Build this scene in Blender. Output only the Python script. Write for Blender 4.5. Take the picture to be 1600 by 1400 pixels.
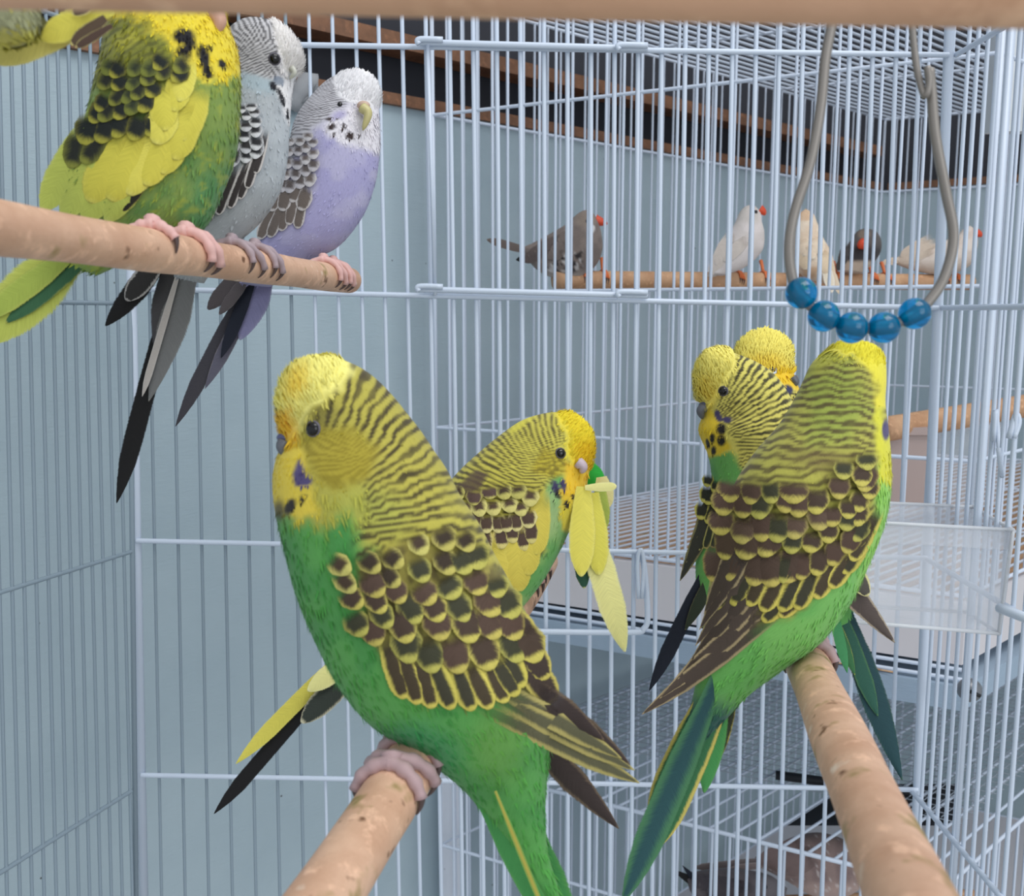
import bpy, bmesh, math, random
import numpy as np
from mathutils import Vector, Matrix
from mathutils.bvhtree import BVHTree

random.seed(7); rng = np.random.default_rng(7)
sc = bpy.context.scene
for o in list(bpy.data.objects): bpy.data.objects.remove(o)
col = sc.collection

# ------------------------------------------------------------------ camera, world, lights, exposure
F = 1500.0; TILT = math.atan(210 / F); H = 1.30
cam_d = bpy.data.cameras.new('camera'); cam = bpy.data.objects.new('camera', cam_d); col.objects.link(cam)
cam.location = (0, 0, H); cam.rotation_euler = (math.pi / 2 - TILT, 0, 0)
cam_d.sensor_width = 36; cam_d.lens = 36 * F / 1600; cam_d.clip_start = 0.01; cam_d.clip_end = 50
cam_d.dof.use_dof = True; cam_d.dof.focus_distance = 0.48; cam_d.dof.aperture_fstop = 21
sc.camera = cam
w = bpy.data.worlds.new('world'); sc.world = w; w.use_nodes = True
w.node_tree.nodes['Background'].inputs[0].default_value = (0.86, 0.93, 1.0, 1)
w.node_tree.nodes['Background'].inputs[1].default_value = 0.70
def area(name, loc, target, sx, sy, power, colr):
    l = bpy.data.lights.new(name, 'AREA'); l.shape = 'RECTANGLE'; l.size = sx; l.size_y = sy; l.energy = power; l.color = colr
    o = bpy.data.objects.new(name, l); col.objects.link(o); o.location = loc
    o.rotation_euler = (Vector(target) - Vector(loc)).to_track_quat('-Z', 'Y').to_euler(); return o
area('ceiling_lamp', (0.6, -0.1, 2.9), (0.1, 0.5, 1.25), 1.3, 0.9, 17, (1, .985, .96))
area('window_light', (1.3, -1.7, 1.9), (0.1, 0.6, 1.2), 1.4, 1.4, 17, (.95, .98, 1))
sc.view_settings.view_transform = 'Standard'; sc.view_settings.look = 'None'
sc.view_settings.gamma = 1; sc.view_settings.exposure = 0.0

# ------------------------------------------------------------------ projection helpers
ct, st = math.cos(TILT), math.sin(TILT)
RIGHT = np.array([1., 0, 0]); FWD = np.array([0, ct, -st]); UP = np.array([0, st, ct]); CAM = np.array([0, 0, H])
def pd(px, py, d):
    px = np.asarray(px, float); py = np.asarray(py, float); d = np.asarray(d, float)
    a = ((px - 800) / F * d)[..., None]; b = (-(py - 700) / F * d)[..., None]
    return CAM + a * RIGHT + b * UP + d[..., None] * FWD
def proj(P):
    q = np.asarray(P) - CAM; d = q @ FWD
    return 800 + F * (q @ RIGHT) / d, 700 - F * (q @ UP) / d, d
def ray(px, py):
    v = (px - 800) / F * RIGHT - (py - 700) / F * UP + FWD; return v
def on_plane(px, py, p0, n):
    v = ray(px, py); t = np.dot(np.asarray(p0) - CAM, n) / np.dot(v, n); return CAM + v * t
def onY(px, py, Y):
    v = ray(px, py); return CAM + v * (Y / v[1])
def s2l(c):
    c = np.asarray(c, float) / 255.0
    return np.where(c <= .04045, c / 12.92, ((c + .055) / 1.055) ** 2.4)

# ------------------------------------------------------------------ object helpers
ORG = {}
def tag(o, label=None, cat=None, group=None, kind=None):
    if label: o['label'] = label
    if cat: o['category'] = cat
    if group: o['group'] = group
    if kind: o['kind'] = kind
    return o
def thing(name, loc, label, cat, group=None):
    o = bpy.data.objects.new(name, None); o.empty_display_size = .01; col.objects.link(o)
    o.location = loc; ORG[o] = np.array(loc, float); return tag(o, label, cat, group)
def mesh_obj(name, V, Fc, mat, parent=None, smooth=True, origin=None):
    V = np.asarray(V, float)
    org = ORG[parent] if parent is not None else (np.array(origin, float) if origin is not None else V.mean(0))
    me = bpy.data.meshes.new(name); me.from_pydata((V - org).tolist(), [], [tuple(f) for f in Fc])
    if smooth: me.polygons.foreach_set('use_smooth', [True] * len(me.polygons))
    if mat: me.materials.append(mat)
    me.update()
    o = bpy.data.objects.new(name, me); col.objects.link(o); ORG[o] = org
    if parent is not None: o.parent = parent
    else: o.location = org
    return o
def grid_faces(n, m, closed=True):
    f = []
    for i in range(n - 1):
        for j in range(m if closed else m - 1):
            j2 = (j + 1) % m
            f.append((i * m + j, i * m + j2, (i + 1) * m + j2, (i + 1) * m + j))
    return f
def tube_geo(pts, rad, seg=10, cap=True):
    pts = np.asarray(pts, float); n = len(pts); rad = np.broadcast_to(np.asarray(rad, float), (n,))
    T = np.gradient(pts, axis=0); T /= np.linalg.norm(T, axis=1)[:, None] + 1e-12
    ref = np.array([0, 0, 1.]) if abs(T[0][2]) < .9 else np.array([1., 0, 0])
    N = np.cross(T[0], ref); N /= np.linalg.norm(N); V = []
    ang = np.arange(seg) * 2 * math.pi / seg
    for i in range(n):
        N = N - T[i] * np.dot(N, T[i]); N /= np.linalg.norm(N) + 1e-12; B = np.cross(T[i], N)
        V.append(pts[i] + rad[i] * (np.cos(ang)[:, None] * N + np.sin(ang)[:, None] * B))
    V = np.concatenate(V); f = grid_faces(n, seg)
    if cap: f += [tuple(range(seg - 1, -1, -1)), tuple(range((n - 1) * seg, n * seg))]
    return V, f
def join_geo(gs):
    V = []; Fc = []; k = 0
    for v, f in gs:
        V.append(v); Fc += [tuple(i + k for i in q) for q in f]; k += len(v)
    return np.concatenate(V), Fc
def cr(pts, n):
    """Catmull-Rom resample of control rows."""
    P = np.asarray(pts, float); m = len(P); Q = np.vstack([2 * P[0] - P[1], P, 2 * P[-1] - P[-2]])
    t = np.linspace(0, m - 1, n); i = np.minimum(t.astype(int), m - 2); u = (t - i)[:, None]
    a, b, c, d = Q[i], Q[i + 1], Q[i + 2], Q[i + 3]
    return .5 * (2 * b + (c - a) * u + (2 * a - 5 * b + 4 * c - d) * u * u + (3 * b - a - 3 * c + d) * u ** 3)
def box_geo(x0, x1, y0, y1, z0, z1):
    V = np.array([(x, y, z) for x in (x0, x1) for y in (y0, y1) for z in (z0, z1)], float)
    return V, [(0, 1, 3, 2), (4, 6, 7, 5), (0, 4, 5, 1), (2, 3, 7, 6), (0, 2, 6, 4), (1, 5, 7, 3)]
def hexa(c8):
    return np.asarray(c8, float), [(0, 3, 2, 1), (4, 5, 6, 7), (0, 1, 5, 4), (1, 2, 6, 5), (2, 3, 7, 6), (3, 0, 4, 7)]

# ------------------------------------------------------------------ materials
def nmat(name):
    m = bpy.data.materials.new(name); m.use_nodes = True; nt = m.node_tree
    return m, nt, nt.nodes['Principled BSDF']
def L4(c): return tuple(s2l(c)) + (1,)
def N(nt, t, **kw):
    n = nt.nodes.new(t)
    for k, v in kw.items(): setattr(n, k, v)
    return n
def plain(name, c, rough=.5, metal=0, spec=.5, **kw):
    m, nt, b = nmat(name); b.inputs['Base Color'].default_value = L4(c); b.inputs['Roughness'].default_value = rough
    b.inputs['Metallic'].default_value = metal; b.inputs['Specular IOR Level'].default_value = spec
    for k, v in kw.items(): b.inputs[k].default_value = v
    return m
def mixn(nt, a, b, fac):
    n = N(nt, 'ShaderNodeMix', data_type='RGBA')
    for s, v in ((6, a), (7, b)):
        if isinstance(v, tuple): n.inputs[s].default_value = v
        else: nt.links.new(v, n.inputs[s])
    if isinstance(fac, float): n.inputs[0].default_value = fac
    else: nt.links.new(fac, n.inputs[0])
    return n.outputs[2]
def ramp(nt, src, a, b, c0=(0, 0, 0, 1), c1=(1, 1, 1, 1)):
    r = N(nt, 'ShaderNodeValToRGB'); r.color_ramp.elements[0].position = a; r.color_ramp.elements[1].position = b
    r.color_ramp.elements[0].color = c0; r.color_ramp.elements[1].color = c1; nt.links.new(src, r.inputs[0]); return r.outputs[0]
def noise(nt, vec, scale, detail=4, rough=.55):
    n = N(nt, 'ShaderNodeTexNoise'); n.inputs['Scale'].default_value = scale; n.inputs['Detail'].default_value = detail
    n.inputs['Roughness'].default_value = rough; nt.links.new(vec, n.inputs['Vector']); return n.outputs[0]
def coord(nt, kind='Object', scale=None, rot=None):
    t = N(nt, 'ShaderNodeTexCoord').outputs[kind]
    if scale or rot:
        mp = N(nt, 'ShaderNodeMapping')
        if scale: mp.inputs['Scale'].default_value = scale
        if rot: mp.inputs['Rotation'].default_value = rot
        nt.links.new(t, mp.inputs[0]); return mp.outputs[0]
    return t
def bump(nt, b, h, strength, dist=.001):
    n = N(nt, 'ShaderNodeBump'); n.inputs['Strength'].default_value = strength; n.inputs['Distance'].default_value = dist
    nt.links.new(h, n.inputs['Height']); nt.links.new(n.outputs[0], b.inputs['Normal'])

def wall_mat(name, c, c2):
    m, nt, b = nmat(name); co = coord(nt)
    base = mixn(nt, L4(c), L4(c2), ramp(nt, noise(nt, co, 9), .35, .7))
    vor = N(nt, 'ShaderNodeTexVoronoi'); vor.inputs['Scale'].default_value = 38; nt.links.new(co, vor.inputs['Vector'])
    sp = ramp(nt, vor.outputs['Distance'], .035, .05, (1, 1, 1, 1), (0, 0, 0, 1))
    gate = ramp(nt, noise(nt, co, 23, 1), .56, .6)
    mu = N(nt, 'ShaderNodeMath', operation='MULTIPLY'); nt.links.new(sp, mu.inputs[0]); nt.links.new(gate, mu.inputs[1])
    nt.links.new(mixn(nt, base, L4((70, 72, 74)), mu.outputs[0]), b.inputs['Base Color'])
    b.inputs['Roughness'].default_value = .55
    st_ = noise(nt, coord(nt, 'Object', (60, 60, 260), (0.5, 0.3, 0.2)), 1.6, 6, .7)
    bump(nt, b, st_, .35, .0012); return m
M = {}
M['wall'] = wall_mat('painted_board', (172, 189, 197), (163, 181, 190))
M['shelf'] = wall_mat('painted_shelf', (158, 176, 194), (150, 168, 186))
M['post'] = wall_mat('painted_post', (222, 226, 236), (214, 220, 230))
M['dark'] = plain('dark_board', (44, 46, 54), .8)
def wood(name, a, bcol, spots=True, sc_=1.0):
    m, nt, b = nmat(name); co = coord(nt)
    n1 = noise(nt, co, 42 * sc_, 5, .6); n2 = noise(nt, co, 150 * sc_, 4, .6)
    c = mixn(nt, L4(a), L4(bcol), ramp(nt, n1, .36, .66))
    c = mixn(nt, c, L4([min(255, v * 1.14) for v in a]), ramp(nt, n2, .55, .75))
    if spots:
        c = mixn(nt, c, L4((146, 128, 72)), ramp(nt, noise(nt, coord(nt, 'Object', (1, 1, 1), (1, 2, 3)), 60, 3), .61, .72))
        c = mixn(nt, c, L4((120, 84, 60)), ramp(nt, noise(nt, coord(nt, 'Object', (1, 1, 1), (3, 1, 2)), 130, 2), .66, .74))
        c = mixn(nt, c, L4((242, 224, 205)), ramp(nt, noise(nt, coord(nt, 'Object', (1, 1, 1), (2, 3, 1)), 75, 3), .66, .76))
    nt.links.new(c, b.inputs['Base Color']); b.inputs['Roughness'].default_value = .62
    bump(nt, b, n2, .5, .001); return m
M['perch'] = wood('peeled_branch', (222, 182, 154), (198, 154, 126))
M['dowel'] = wood('dowel_wood', (208, 165, 128), (184, 138, 102), False)
M['batten'] = wood('brown_batten', (132, 92, 66), (104, 72, 52), False)
M['rail'] = wood('rail_wood', (232, 184, 150), (212, 164, 130), False, .5)
M['wire'] = plain('white_enamel_wire', (206, 217, 233), .28)
M['wire_shaded'] = plain('shaded_enamel_wire', (140, 156, 168), .45)  # same white enamel, darkened to paint in the shade on the left-hand wires
M['wire_far'] = plain('white_enamel_wire_finch', (206, 216, 232), .35)
M['steel'] = plain('grey_steel_wire', (142, 136, 130), .42, .35)
M['mesh'] = plain('grey_galvanised_mesh', (160, 168, 178), .5, .1)
M['tray'] = plain('plastic_tray', (214, 208, 210), .4)
M['seed'] = wood('seed_litter', (176, 126, 90), (210, 178, 140), True, 6)
M['box'] = plain('mauve_plastic', (178, 158, 152), .45)
M['black'] = plain('black_plastic', (26, 26, 30), .5)
M['ball'] = plain('grey_ball', (120, 122, 126), .3, .4)
m, nt, b = nmat('clear_plastic'); b.inputs['Base Color'].default_value = L4((226, 229, 236)); b.inputs['Roughness'].default_value = .12
b.inputs['Alpha'].default_value = .34; b.inputs['Specular IOR Level'].default_value = .8
nt.links.new(ramp(nt, noise(nt, coord(nt), 30, 4), .2, .9, (.15, .15, .15, 1), (.38, .38, .38, 1)), b.inputs['Alpha']); M['clear'] = m
M['clear_edge'] = plain('clear_plastic_edge', (232, 235, 240), .15, Alpha=.62)
m, nt, b = nmat('blue_glass'); b.inputs['Base Color'].default_value = (0.0, .40, .86, 1); b.inputs['Roughness'].default_value = .04
b.inputs['Transmission Weight'].default_value = .84; b.inputs['IOR'].default_value = 1.45; M['bead'] = m

def body_mat(name):
    m, nt, b = nmat(name); at = N(nt, 'ShaderNodeAttribute', attribute_name='col')
    uv = N(nt, 'ShaderNodeUVMap').outputs[0]; mp = N(nt, 'ShaderNodeMapping'); mp.inputs['Scale'].default_value = (1400, 330, 1)
    nt.links.new(uv, mp.inputs[0]); n1 = noise(nt, mp.outputs[0], 1, 3, .6)
    hv = N(nt, 'ShaderNodeHueSaturation'); nt.links.new(at.outputs[0], hv.inputs['Color'])
    mr = N(nt, 'ShaderNodeMapRange'); mr.inputs[1].default_value = .25; mr.inputs[2].default_value = .75
    mr.inputs[3].default_value = .91; mr.inputs[4].default_value = 1.08; nt.links.new(n1, mr.inputs[0]); nt.links.new(mr.outputs[0], hv.inputs['Value'])
    nt.links.new(hv.outputs[0], b.inputs['Base Color']); b.inputs['Roughness'].default_value = .75
    b.inputs['Specular IOR Level'].default_value = .2; b.inputs['Sheen Weight'].default_value = .15; b.inputs['Sheen Roughness'].default_value = .6
    bump(nt, b, n1, .2, .0005); return m
M['plumage'] = body_mat('plumage')
m, nt, b = nmat('plumage_tuft'); at = N(nt, 'ShaderNodeAttribute', attribute_name='col'); nt.links.new(at.outputs[0], b.inputs['Base Color'])
b.inputs['Roughness'].default_value = .8; b.inputs['Specular IOR Level'].default_value = .1; M['tuft'] = m
FM = {}
def fmat(center, edge, ew=.34, soft=.12, side=.84):
    soft = soft * 1.35
    """feather: dark vane centre, pale fringe at the tip and thinner along the sides, frayed soft rim (uv)"""
    key = (center, edge, ew, soft, side)
    if key in FM: return FM[key]
    m, nt, b = nmat('feather'); uv = N(nt, 'ShaderNodeUVMap').outputs[0]
    def math_(op, a, b_=None, c=None):
        n = N(nt, 'ShaderNodeMath', operation=op)
        for i, v in enumerate((a, b_, c)):
            if v is None: continue
            if isinstance(v, (int, float)): n.inputs[i].default_value = v
            else: nt.links.new(v, n.inputs[i])
        return n.outputs[0]
    sp = N(nt, 'ShaderNodeSeparateXYZ'); nt.links.new(uv, sp.inputs[0])
    ab = math_('ABSOLUTE', sp.outputs[0]); mx = math_('MAXIMUM', math_('MULTIPLY', ab, side), sp.outputs[1])
    # barbs run outward and forward: streak coordinate
    cx = N(nt, 'ShaderNodeCombineXYZ'); nt.links.new(math_('MULTIPLY', math_('SUBTRACT', sp.outputs[1], math_('MULTIPLY', ab, .8)), 13.), cx.inputs[0]); nt.links.new(math_('MULTIPLY', sp.outputs[0], 1.2), cx.inputs[1])
    oi = N(nt, 'ShaderNodeObjectInfo'); nt.links.new(math_('MULTIPLY', oi.outputs['Random'], 40.), cx.inputs[2])
    barb = noise(nt, cx.outputs[0], 1.0, 3, .6); nz = noise(nt, coord(nt, 'Object'), 240, 3)
    v = math_('MULTIPLY_ADD', barb, .30, math_('MULTIPLY_ADD', nz, .22, mx))
    t0 = 1 - ew + .26
    mr = N(nt, 'ShaderNodeMapRange', interpolation_type='SMOOTHSTEP'); mr.inputs[1].default_value = t0 - soft; mr.inputs[2].default_value = t0 + soft; nt.links.new(v, mr.inputs[0])
    c = mixn(nt, L4(center), L4(edge), mr.outputs[0])
    hv = N(nt, 'ShaderNodeHueSaturation'); nt.links.new(c, hv.inputs['Color'])
    m2 = N(nt, 'ShaderNodeMapRange'); m2.inputs[1].default_value = .25; m2.inputs[2].default_value = .75; m2.inputs[3].default_value = .88; m2.inputs[4].default_value = 1.08
    nt.links.new(barb, m2.inputs[0]); nt.links.new(m2.outputs[0], hv.inputs['Value'])
    nt.links.new(hv.outputs[0], b.inputs['Base Color']); b.inputs['Roughness'].default_value = .65; b.inputs['Specular IOR Level'].default_value = .2
    rim = math_('MULTIPLY_ADD', barb, .26, math_('MAXIMUM', ab, sp.outputs[1]))
    mra = N(nt, 'ShaderNodeMapRange', interpolation_type='SMOOTHSTEP'); mra.inputs[1].default_value = 1.0; mra.inputs[2].default_value = 1.14; mra.inputs[3].default_value = 1.; mra.inputs[4].default_value = 0.; nt.links.new(rim, mra.inputs[0])
    qa = N(nt, 'ShaderNodeAttribute', attribute_name='q'); mrq = N(nt, 'ShaderNodeMapRange', interpolation_type='SMOOTHSTEP'); mrq.inputs[1].default_value = .02; mrq.inputs[2].default_value = .42
    nt.links.new(math_('MULTIPLY_ADD', barb, .16, math_('SUBTRACT', qa.outputs['Fac'], .08)), mrq.inputs[0])
    nt.links.new(math_('MULTIPLY', mra.outputs[0], mrq.outputs[0]), b.inputs['Alpha'])
    bump(nt, b, barb, .3, .0004); FM[key] = m; return m
M['eye'] = plain('eye_black', (14, 12, 14), .12); M['eyering'] = plain('eye_ring', (92, 88, 100), .5)
M['iris'] = plain('pale_iris', (205, 212, 222), .3)
M['skin_pink'] = plain('pink_foot_skin', (224, 178, 172), .55); M['skin_grey'] = plain('grey_foot_skin', (172, 152, 158), .55)
M['skin_mauve'] = plain('mauve_foot_skin', (178, 150, 152), .55); M['skin_orange'] = plain('orange_foot_skin', (226, 120, 66), .5)
M['claw'] = plain('claw', (84, 68, 66), .4)
# ------------------------------------------------------------------ the room: walls, recess, floor
dW = np.array([.743, .669, 0]); nW = np.array([.669, -.743, 0]); W0 = np.array([-.10, .92, 0])
WC = W0 + dW * .903
dR = np.array([.85, -.53, 0]); dR /= np.linalg.norm(dR); nR = np.array([-dR[1] * -1, -dR[0], 0]); nR = np.array([dR[1], -dR[0], 0]); nR = nR if nR[1] < 0 else -nR
zt = .5 * (on_plane(595, 178, W0, nW)[2] + on_plane(1160, 249, W0, nW)[2])
zt2 = on_plane(540, 46, W0, nW)[2]
def board(name, p0, d, n, s0, s1, z0, z1, thick, mat, proud=0., **kw):
    a = p0 + d * s0 + n * proud; b_ = p0 + d * s1 + n * proud; c = b_ - n * thick; e = a - n * thick
    V = [np.array([q[0], q[1], z]) for z in (z0, z1) for q in (a, b_, c, e)]
    return mesh_obj(name, *hexa(V), mat, smooth=False, **kw)
def structure(o): o['kind'] = 'structure'; return o
structure(board('wall_back', W0, dW, nW, -1.3, .905, 0.0, zt, .02, M['wall']))
structure(board('wall_right', WC, dR, nR, 0.0, 1.5, 0.0, zt, .02, M['wall']))
structure(board('wall_upper_back', W0, dW, nW, -1.3, .93, zt - .01, zt + .6, .02, M['dark'], -.03))
structure(board('wall_upper_right', WC, dR, nR, -.03, 1.5, zt - .01, zt + .6, .02, M['dark'], -.03))
structure(board('trim_1', W0, dW, nW, -1.3, .895, zt, zt + .010, .03, M['batten'], .006))
structure(board('trim_2', W0, dW, nW, -1.3, .895, zt2 - .007, zt2 + .007, .03, M['batten'], .004))
structure(board('trim_3', WC, dR, nR, 0.01, 1.5, zt, zt + .010, .03, M['batten'], .006))
V, f = box_geo(-2, 3, -2, 3, -.05, 0)
structure(mesh_obj('floor', V, f, plain('concrete_floor', (196, 194, 190), .8), smooth=False))

# ------------------------------------------------------------------ wires: one shared mesh, one object each
_v, _f = tube_geo(np.array([[0, 0, 0], [0, 0, 1.]]), 1.0, 8)
WIRE_ME = {}
def wire(name, a, b_, r, mat, parent):
    if mat not in WIRE_ME:
        me = bpy.data.meshes.new('wire_' + mat); me.from_pydata(_v.tolist(), [], _f); me.polygons.foreach_set('use_smooth', [True] * len(me.polygons))
        me.materials.append(M[mat]); WIRE_ME[mat] = me
    o = bpy.data.objects.new(name, WIRE_ME[mat]); col.objects.link(o); o.parent = parent
    a = np.asarray(a, float); b_ = np.asarray(b_, float); d = b_ - a; L = float(np.linalg.norm(d))
    q = Vector(d).to_track_quat('Z', 'Y')
    o.matrix_local = Matrix.Translation(Vector(a - ORG[parent])) @ q.to_matrix().to_4x4() @ Matrix.Diagonal((r, r, L, 1))
    return o
def rod_mesh(name, pts, r, mat, parent, n=None):
    P = np.asarray(pts, float); P = cr(P, n) if n else P
    V, f = tube_geo(P, r, 10); return mesh_obj(name, V, f, mat, parent)

# ------------------------------------------------------------------ the budgerigar cage we look out of
YB = .60; XR = .267
cage = thing('budgerigar_cage', (0, .45, .9), 'large white wire cage enclosing the budgerigars and the branch perches', 'cage')
lean_x = [-50, 205, 400, 600, 892, 1180, 1466]; lean_v = [.028, .02, .02, .024, 0, -.024, -.042]
def bline(xr, y): return xr + np.interp(xr, lean_x, lean_v) * (y - 470)
def tube2(a, b_, r): return tube_geo(np.array([a, b_]), r, 12)
def bpt(xr, y, Y=YB): return onY(bline(xr, y), y, Y)
YT, YBm = -160, 1540
V, f = tube2(bpt(206, YT), bpt(206, YBm), .0030)
back = mesh_obj('back_panel', V, f, M['wire'], cage)
wire('corner_post', bpt(1466, YT), bpt(1466, YBm), .0032, 'wire', back)
xs = [566 - 36.9 * i for i in range(1, 10)] + [566 + 35.65 * i for i in range(0, 25)]
for x in xs: wire('wire', bpt(x, YT), bpt(x, YBm), float(np.interp(x, [200, 480, 760], [.00105, .0011, .00145])), 'wire_shaded' if x < 470 else 'wire', back)  # leftmost wires get the darker colour with shade painted in
hz = [(66, 86), (451, 481), (845, 872), (1211, 1234)]
for yl, yr in hz: wire('crossbar', onY(bline(206, yl), yl, YB - .0025), onY(bline(1466, yr), yr, YB - .0025), .0017, 'wire', back)
# sliding door in the back panel with hooked guide rods
ya, yb_ = YB - .0065, YB - .010
door = rod_mesh('sliding_door', [onY(668, 64, ya), onY(680, 462, ya)], .0012, M['wire'], cage)
for yl, yr in ((66, 76), (452, 462)):
    wire('door_rod', onY(656, yl, ya), onY(1012, yr, ya), .0019, 'wire', door)
    for xa, xb in ((655, 692), (968, 1012)):
        y0 = yl + (yr - yl) * (xa - 656) / 356
        rod_mesh('guide_hook', [onY(xa, y0 + 3, yb_), onY(xa - 3, y0 - 2, yb_), onY(xa + 4, y0 - 5, yb_), onY(xb, y0 - 4, yb_)], .0017, M['wire'], door, 12)
# lower hatch with rounded corner and hook
hatch = rod_mesh('feeder_hatch', [onY(700, 985, ya), onY(850, 987, ya), onY(985, 988, ya), onY(1006, 982, ya), onY(1012, 962, ya), onY(1008, 900, ya), onY(1003, 868, ya), onY(997, 860, ya)], .0019, M['wire'], cage, 40)
rod_mesh('hatch_hook', [onY(998, 935, yb_), onY(996, 880, yb_), onY(1001, 858, yb_), onY(1006, 880, yb_), onY(1003, 935, yb_)], .0013, M['wire'], hatch, 16)
# left panel
EL = onY(206, 470, YB); dL = np.array([-.37, -.93, 0]); nL = np.array([.93, -.37, 0])
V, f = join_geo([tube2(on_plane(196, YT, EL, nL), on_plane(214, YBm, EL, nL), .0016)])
left = mesh_obj('left_panel', V, f, M['wire_shaded'], cage)  # whole panel in the enamel colour with painted-in shade
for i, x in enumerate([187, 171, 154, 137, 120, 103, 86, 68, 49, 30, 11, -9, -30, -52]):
    wire('wire', on_plane(x - .025 * 760, YT, EL, nL), on_plane(x + .025 * 940, YBm, EL, nL), .0010, 'wire_shaded', left)
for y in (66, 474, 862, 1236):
    a = on_plane(205, y, EL, nL); wire('crossbar', a, a + dL * .26, .0014, 'wire_shaded', left)
# right panel
ER = np.array([XR, YB, 0]); zl = [onY(1466, y, YB)[2] for y in (-160, 86, 481, 872, 1234, 1540)]
V, f = join_geo([tube2((XR + .001, .542, zl[0]), (XR + .001, .542, zl[-1]), .0022)])
right = mesh_obj('right_panel', V, f, M['wire'], cage)
for i in range(1, 11):
    Y = YB - .0117 * i
    wire('wire', (XR, Y, zl[0]), (XR, Y, zl[-1]), .0013, 'wire', right)
for z in zl[1:5]: wire('crossbar', (XR - .002, YB, z), (XR - .002, YB - .20, z), .0017, 'wire', right)
rod_mesh('feeder_arm', [pd(1562, 950, .50), pd(1580, 957, .49), pd(1620, 972, .47)], .0026, M['wire'], right)
rod_mesh('latch', [pd(1552, 690, .53), pd(1556, 640, .53), pd(1560, 690, .53), pd(1566, 745, .52), pd(1560, 700, .52)], .0013, M['wire'], right, 16)
rod_mesh('latch', [pd(1576, 685, .51), pd(1587, 648, .51), pd(1592, 660, .51), pd(1584, 684, .51)], .0015, M['wire'], right, 14)

# ------------------------------------------------------------------ finch cage standing on the shelf behind
A = np.array([-.07, .88]); B = np.array([.3285, .675]); C = np.array([.532, 1.42]); D = B + C - A
def zat(py): return onY(680, py, .88)[2]
zF = dict(top=zat(-8), b1=zat(180), mid=zat(457), b2=zat(668), bot=zat(832))
finch = thing('finch_cage', (A[0] + .3, 1.0, zF['bot'] - .05), 'white wire finch cage with seed tray standing on the painted shelf', 'cage')
def p3(q, z): return np.array([q[0], q[1], z])
def post_geo(q, z0, z1, r): return tube2(p3(q, z0), p3(q, z1), r)
def panel(name, root, P, Q, z0, z1, nw, r, bars, mat='wire_far', dirn=1):
    V, f = join_geo([post_geo(P, z0, z1, r * 1.5), tube2(p3(P, z1), p3(Q, z1), r * 1.3), tube2(p3(P, z0), p3(Q, z0), r * 1.3)])
    o = mesh_obj(name, V, f, M[mat], root)
    for i in range(1, nw):
        t = i / nw; q = P + (Q - P) * t; wire('wire', p3(q, z0), p3(q, z1), r, mat, o)
    for z in bars: wire('crossbar', p3(P, z), p3(Q, z), r * 1.25, mat, o)
    return o
def flat(name, root, z, n1, r, cross, mat='wire_far', f0=0., f1=1.):
    """wires along A->C, spread over A->B"""
    o = mesh_obj(name, *tube2(p3(A, z), p3(B, z), r * 1.4), M[mat], root)
    wire('edge_rod', p3(C, z), p3(D, z), r * 1.4, mat, o)
    for i in range(n1 + 1):
        s = A + (B - A) * i / n1; wire('wire', p3(s, z), p3(s + (C - A), z), r, mat, o)
    for t in cross: s = (C - A) * t; wire('crossbar', p3(A + s, z), p3(B + s, z), r * 1.2, mat, o)
    return o
bz = [zF['b1'], zF['mid'], zF['b2']]
panel('front_panel', finch, A, B, zF['bot'], zF['top'], 30, .00125, bz)
panel('side_panel', finch, A, C, zF['bot'], zF['top'], 46, .0012, [zF['b1'], zF['b2']])
panel('side_panel', finch, B, D, zF['bot'], zF['top'], 44, .0012, [zF['b1'], zF['b2']])
panel('rear_panel', finch, C, D, zF['bot'], zF['top'], 28, .0012, [zF['b1'], zF['b2']])
flat('roof_grille', finch, zF['top'], 36, .0014, (.33, .66))
flat('floor_grille', finch, zF['bot'], 36, .0013, (.33, .66))
# tray under it
def inset(q, c, k): return c + (q - c) * k
cen = (A + D) / 2; zt0, zt1 = zF['bot'] - .050, zF['bot'] - .004
gs = []
ring = [A, B, D, C]; outr = [inset(q, cen, 1.015) for q in ring]; inn = [inset(q, cen, .99) for q in ring]
for i in range(4):
    j = (i + 1) % 4
    gs.append(hexa([p3(outr[i], zt0), p3(outr[j], zt0), p3(inn[j], zt0), p3(inn[i], zt0), p3(outr[i], zt1), p3(outr[j], zt1), p3(inn[j], zt1), p3(inn[i], zt1)]))
gs.append(hexa([p3(q, zt0) for q in inn] + [p3(q, zt0 + .004) for q in inn]))
tray = mesh_obj('seed_tray', *join_geo(gs), M['tray'], finch, smooth=False)
inn2 = [inset(q, cen, .985) for q in ring]
mesh_obj('seed_litter', *hexa([p3(q, zt0 + .004) for q in inn2] + [p3(q, zt1 - .006) for q in inn2]), M['seed'], tray, smooth=False)
for k, dz in enumerate((.003, .009)):
    q0, q1 = inset(A, cen, 1.02 + .01 * k), inset(B, cen, 1.02 + .01 * k); wire('base_rod', p3(q0, zt0 - dz), p3(q1, zt0 - dz), .0016, 'wire_far', tray)
# straw on the shelf edge
zs1 = zt0 - .0125; zs0 = zs1 - .018
for i in range(9):
    t = .70 + .28 * random.random(); q = inset(A + (B - A) * t, cen, 1.03); a = p3(q, zs1 + .0015)
    tag(mesh_obj('straw', *tube_geo([a, a + np.array([.02 * random.uniform(.4, 1), -.014 * random.uniform(.4, 1), .002])], .0007, 6), M['seed']), 'thin pale straw stalk lying on the blue shelf edge', 'straw', 'straw stalks on the shelf edge')
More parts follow.
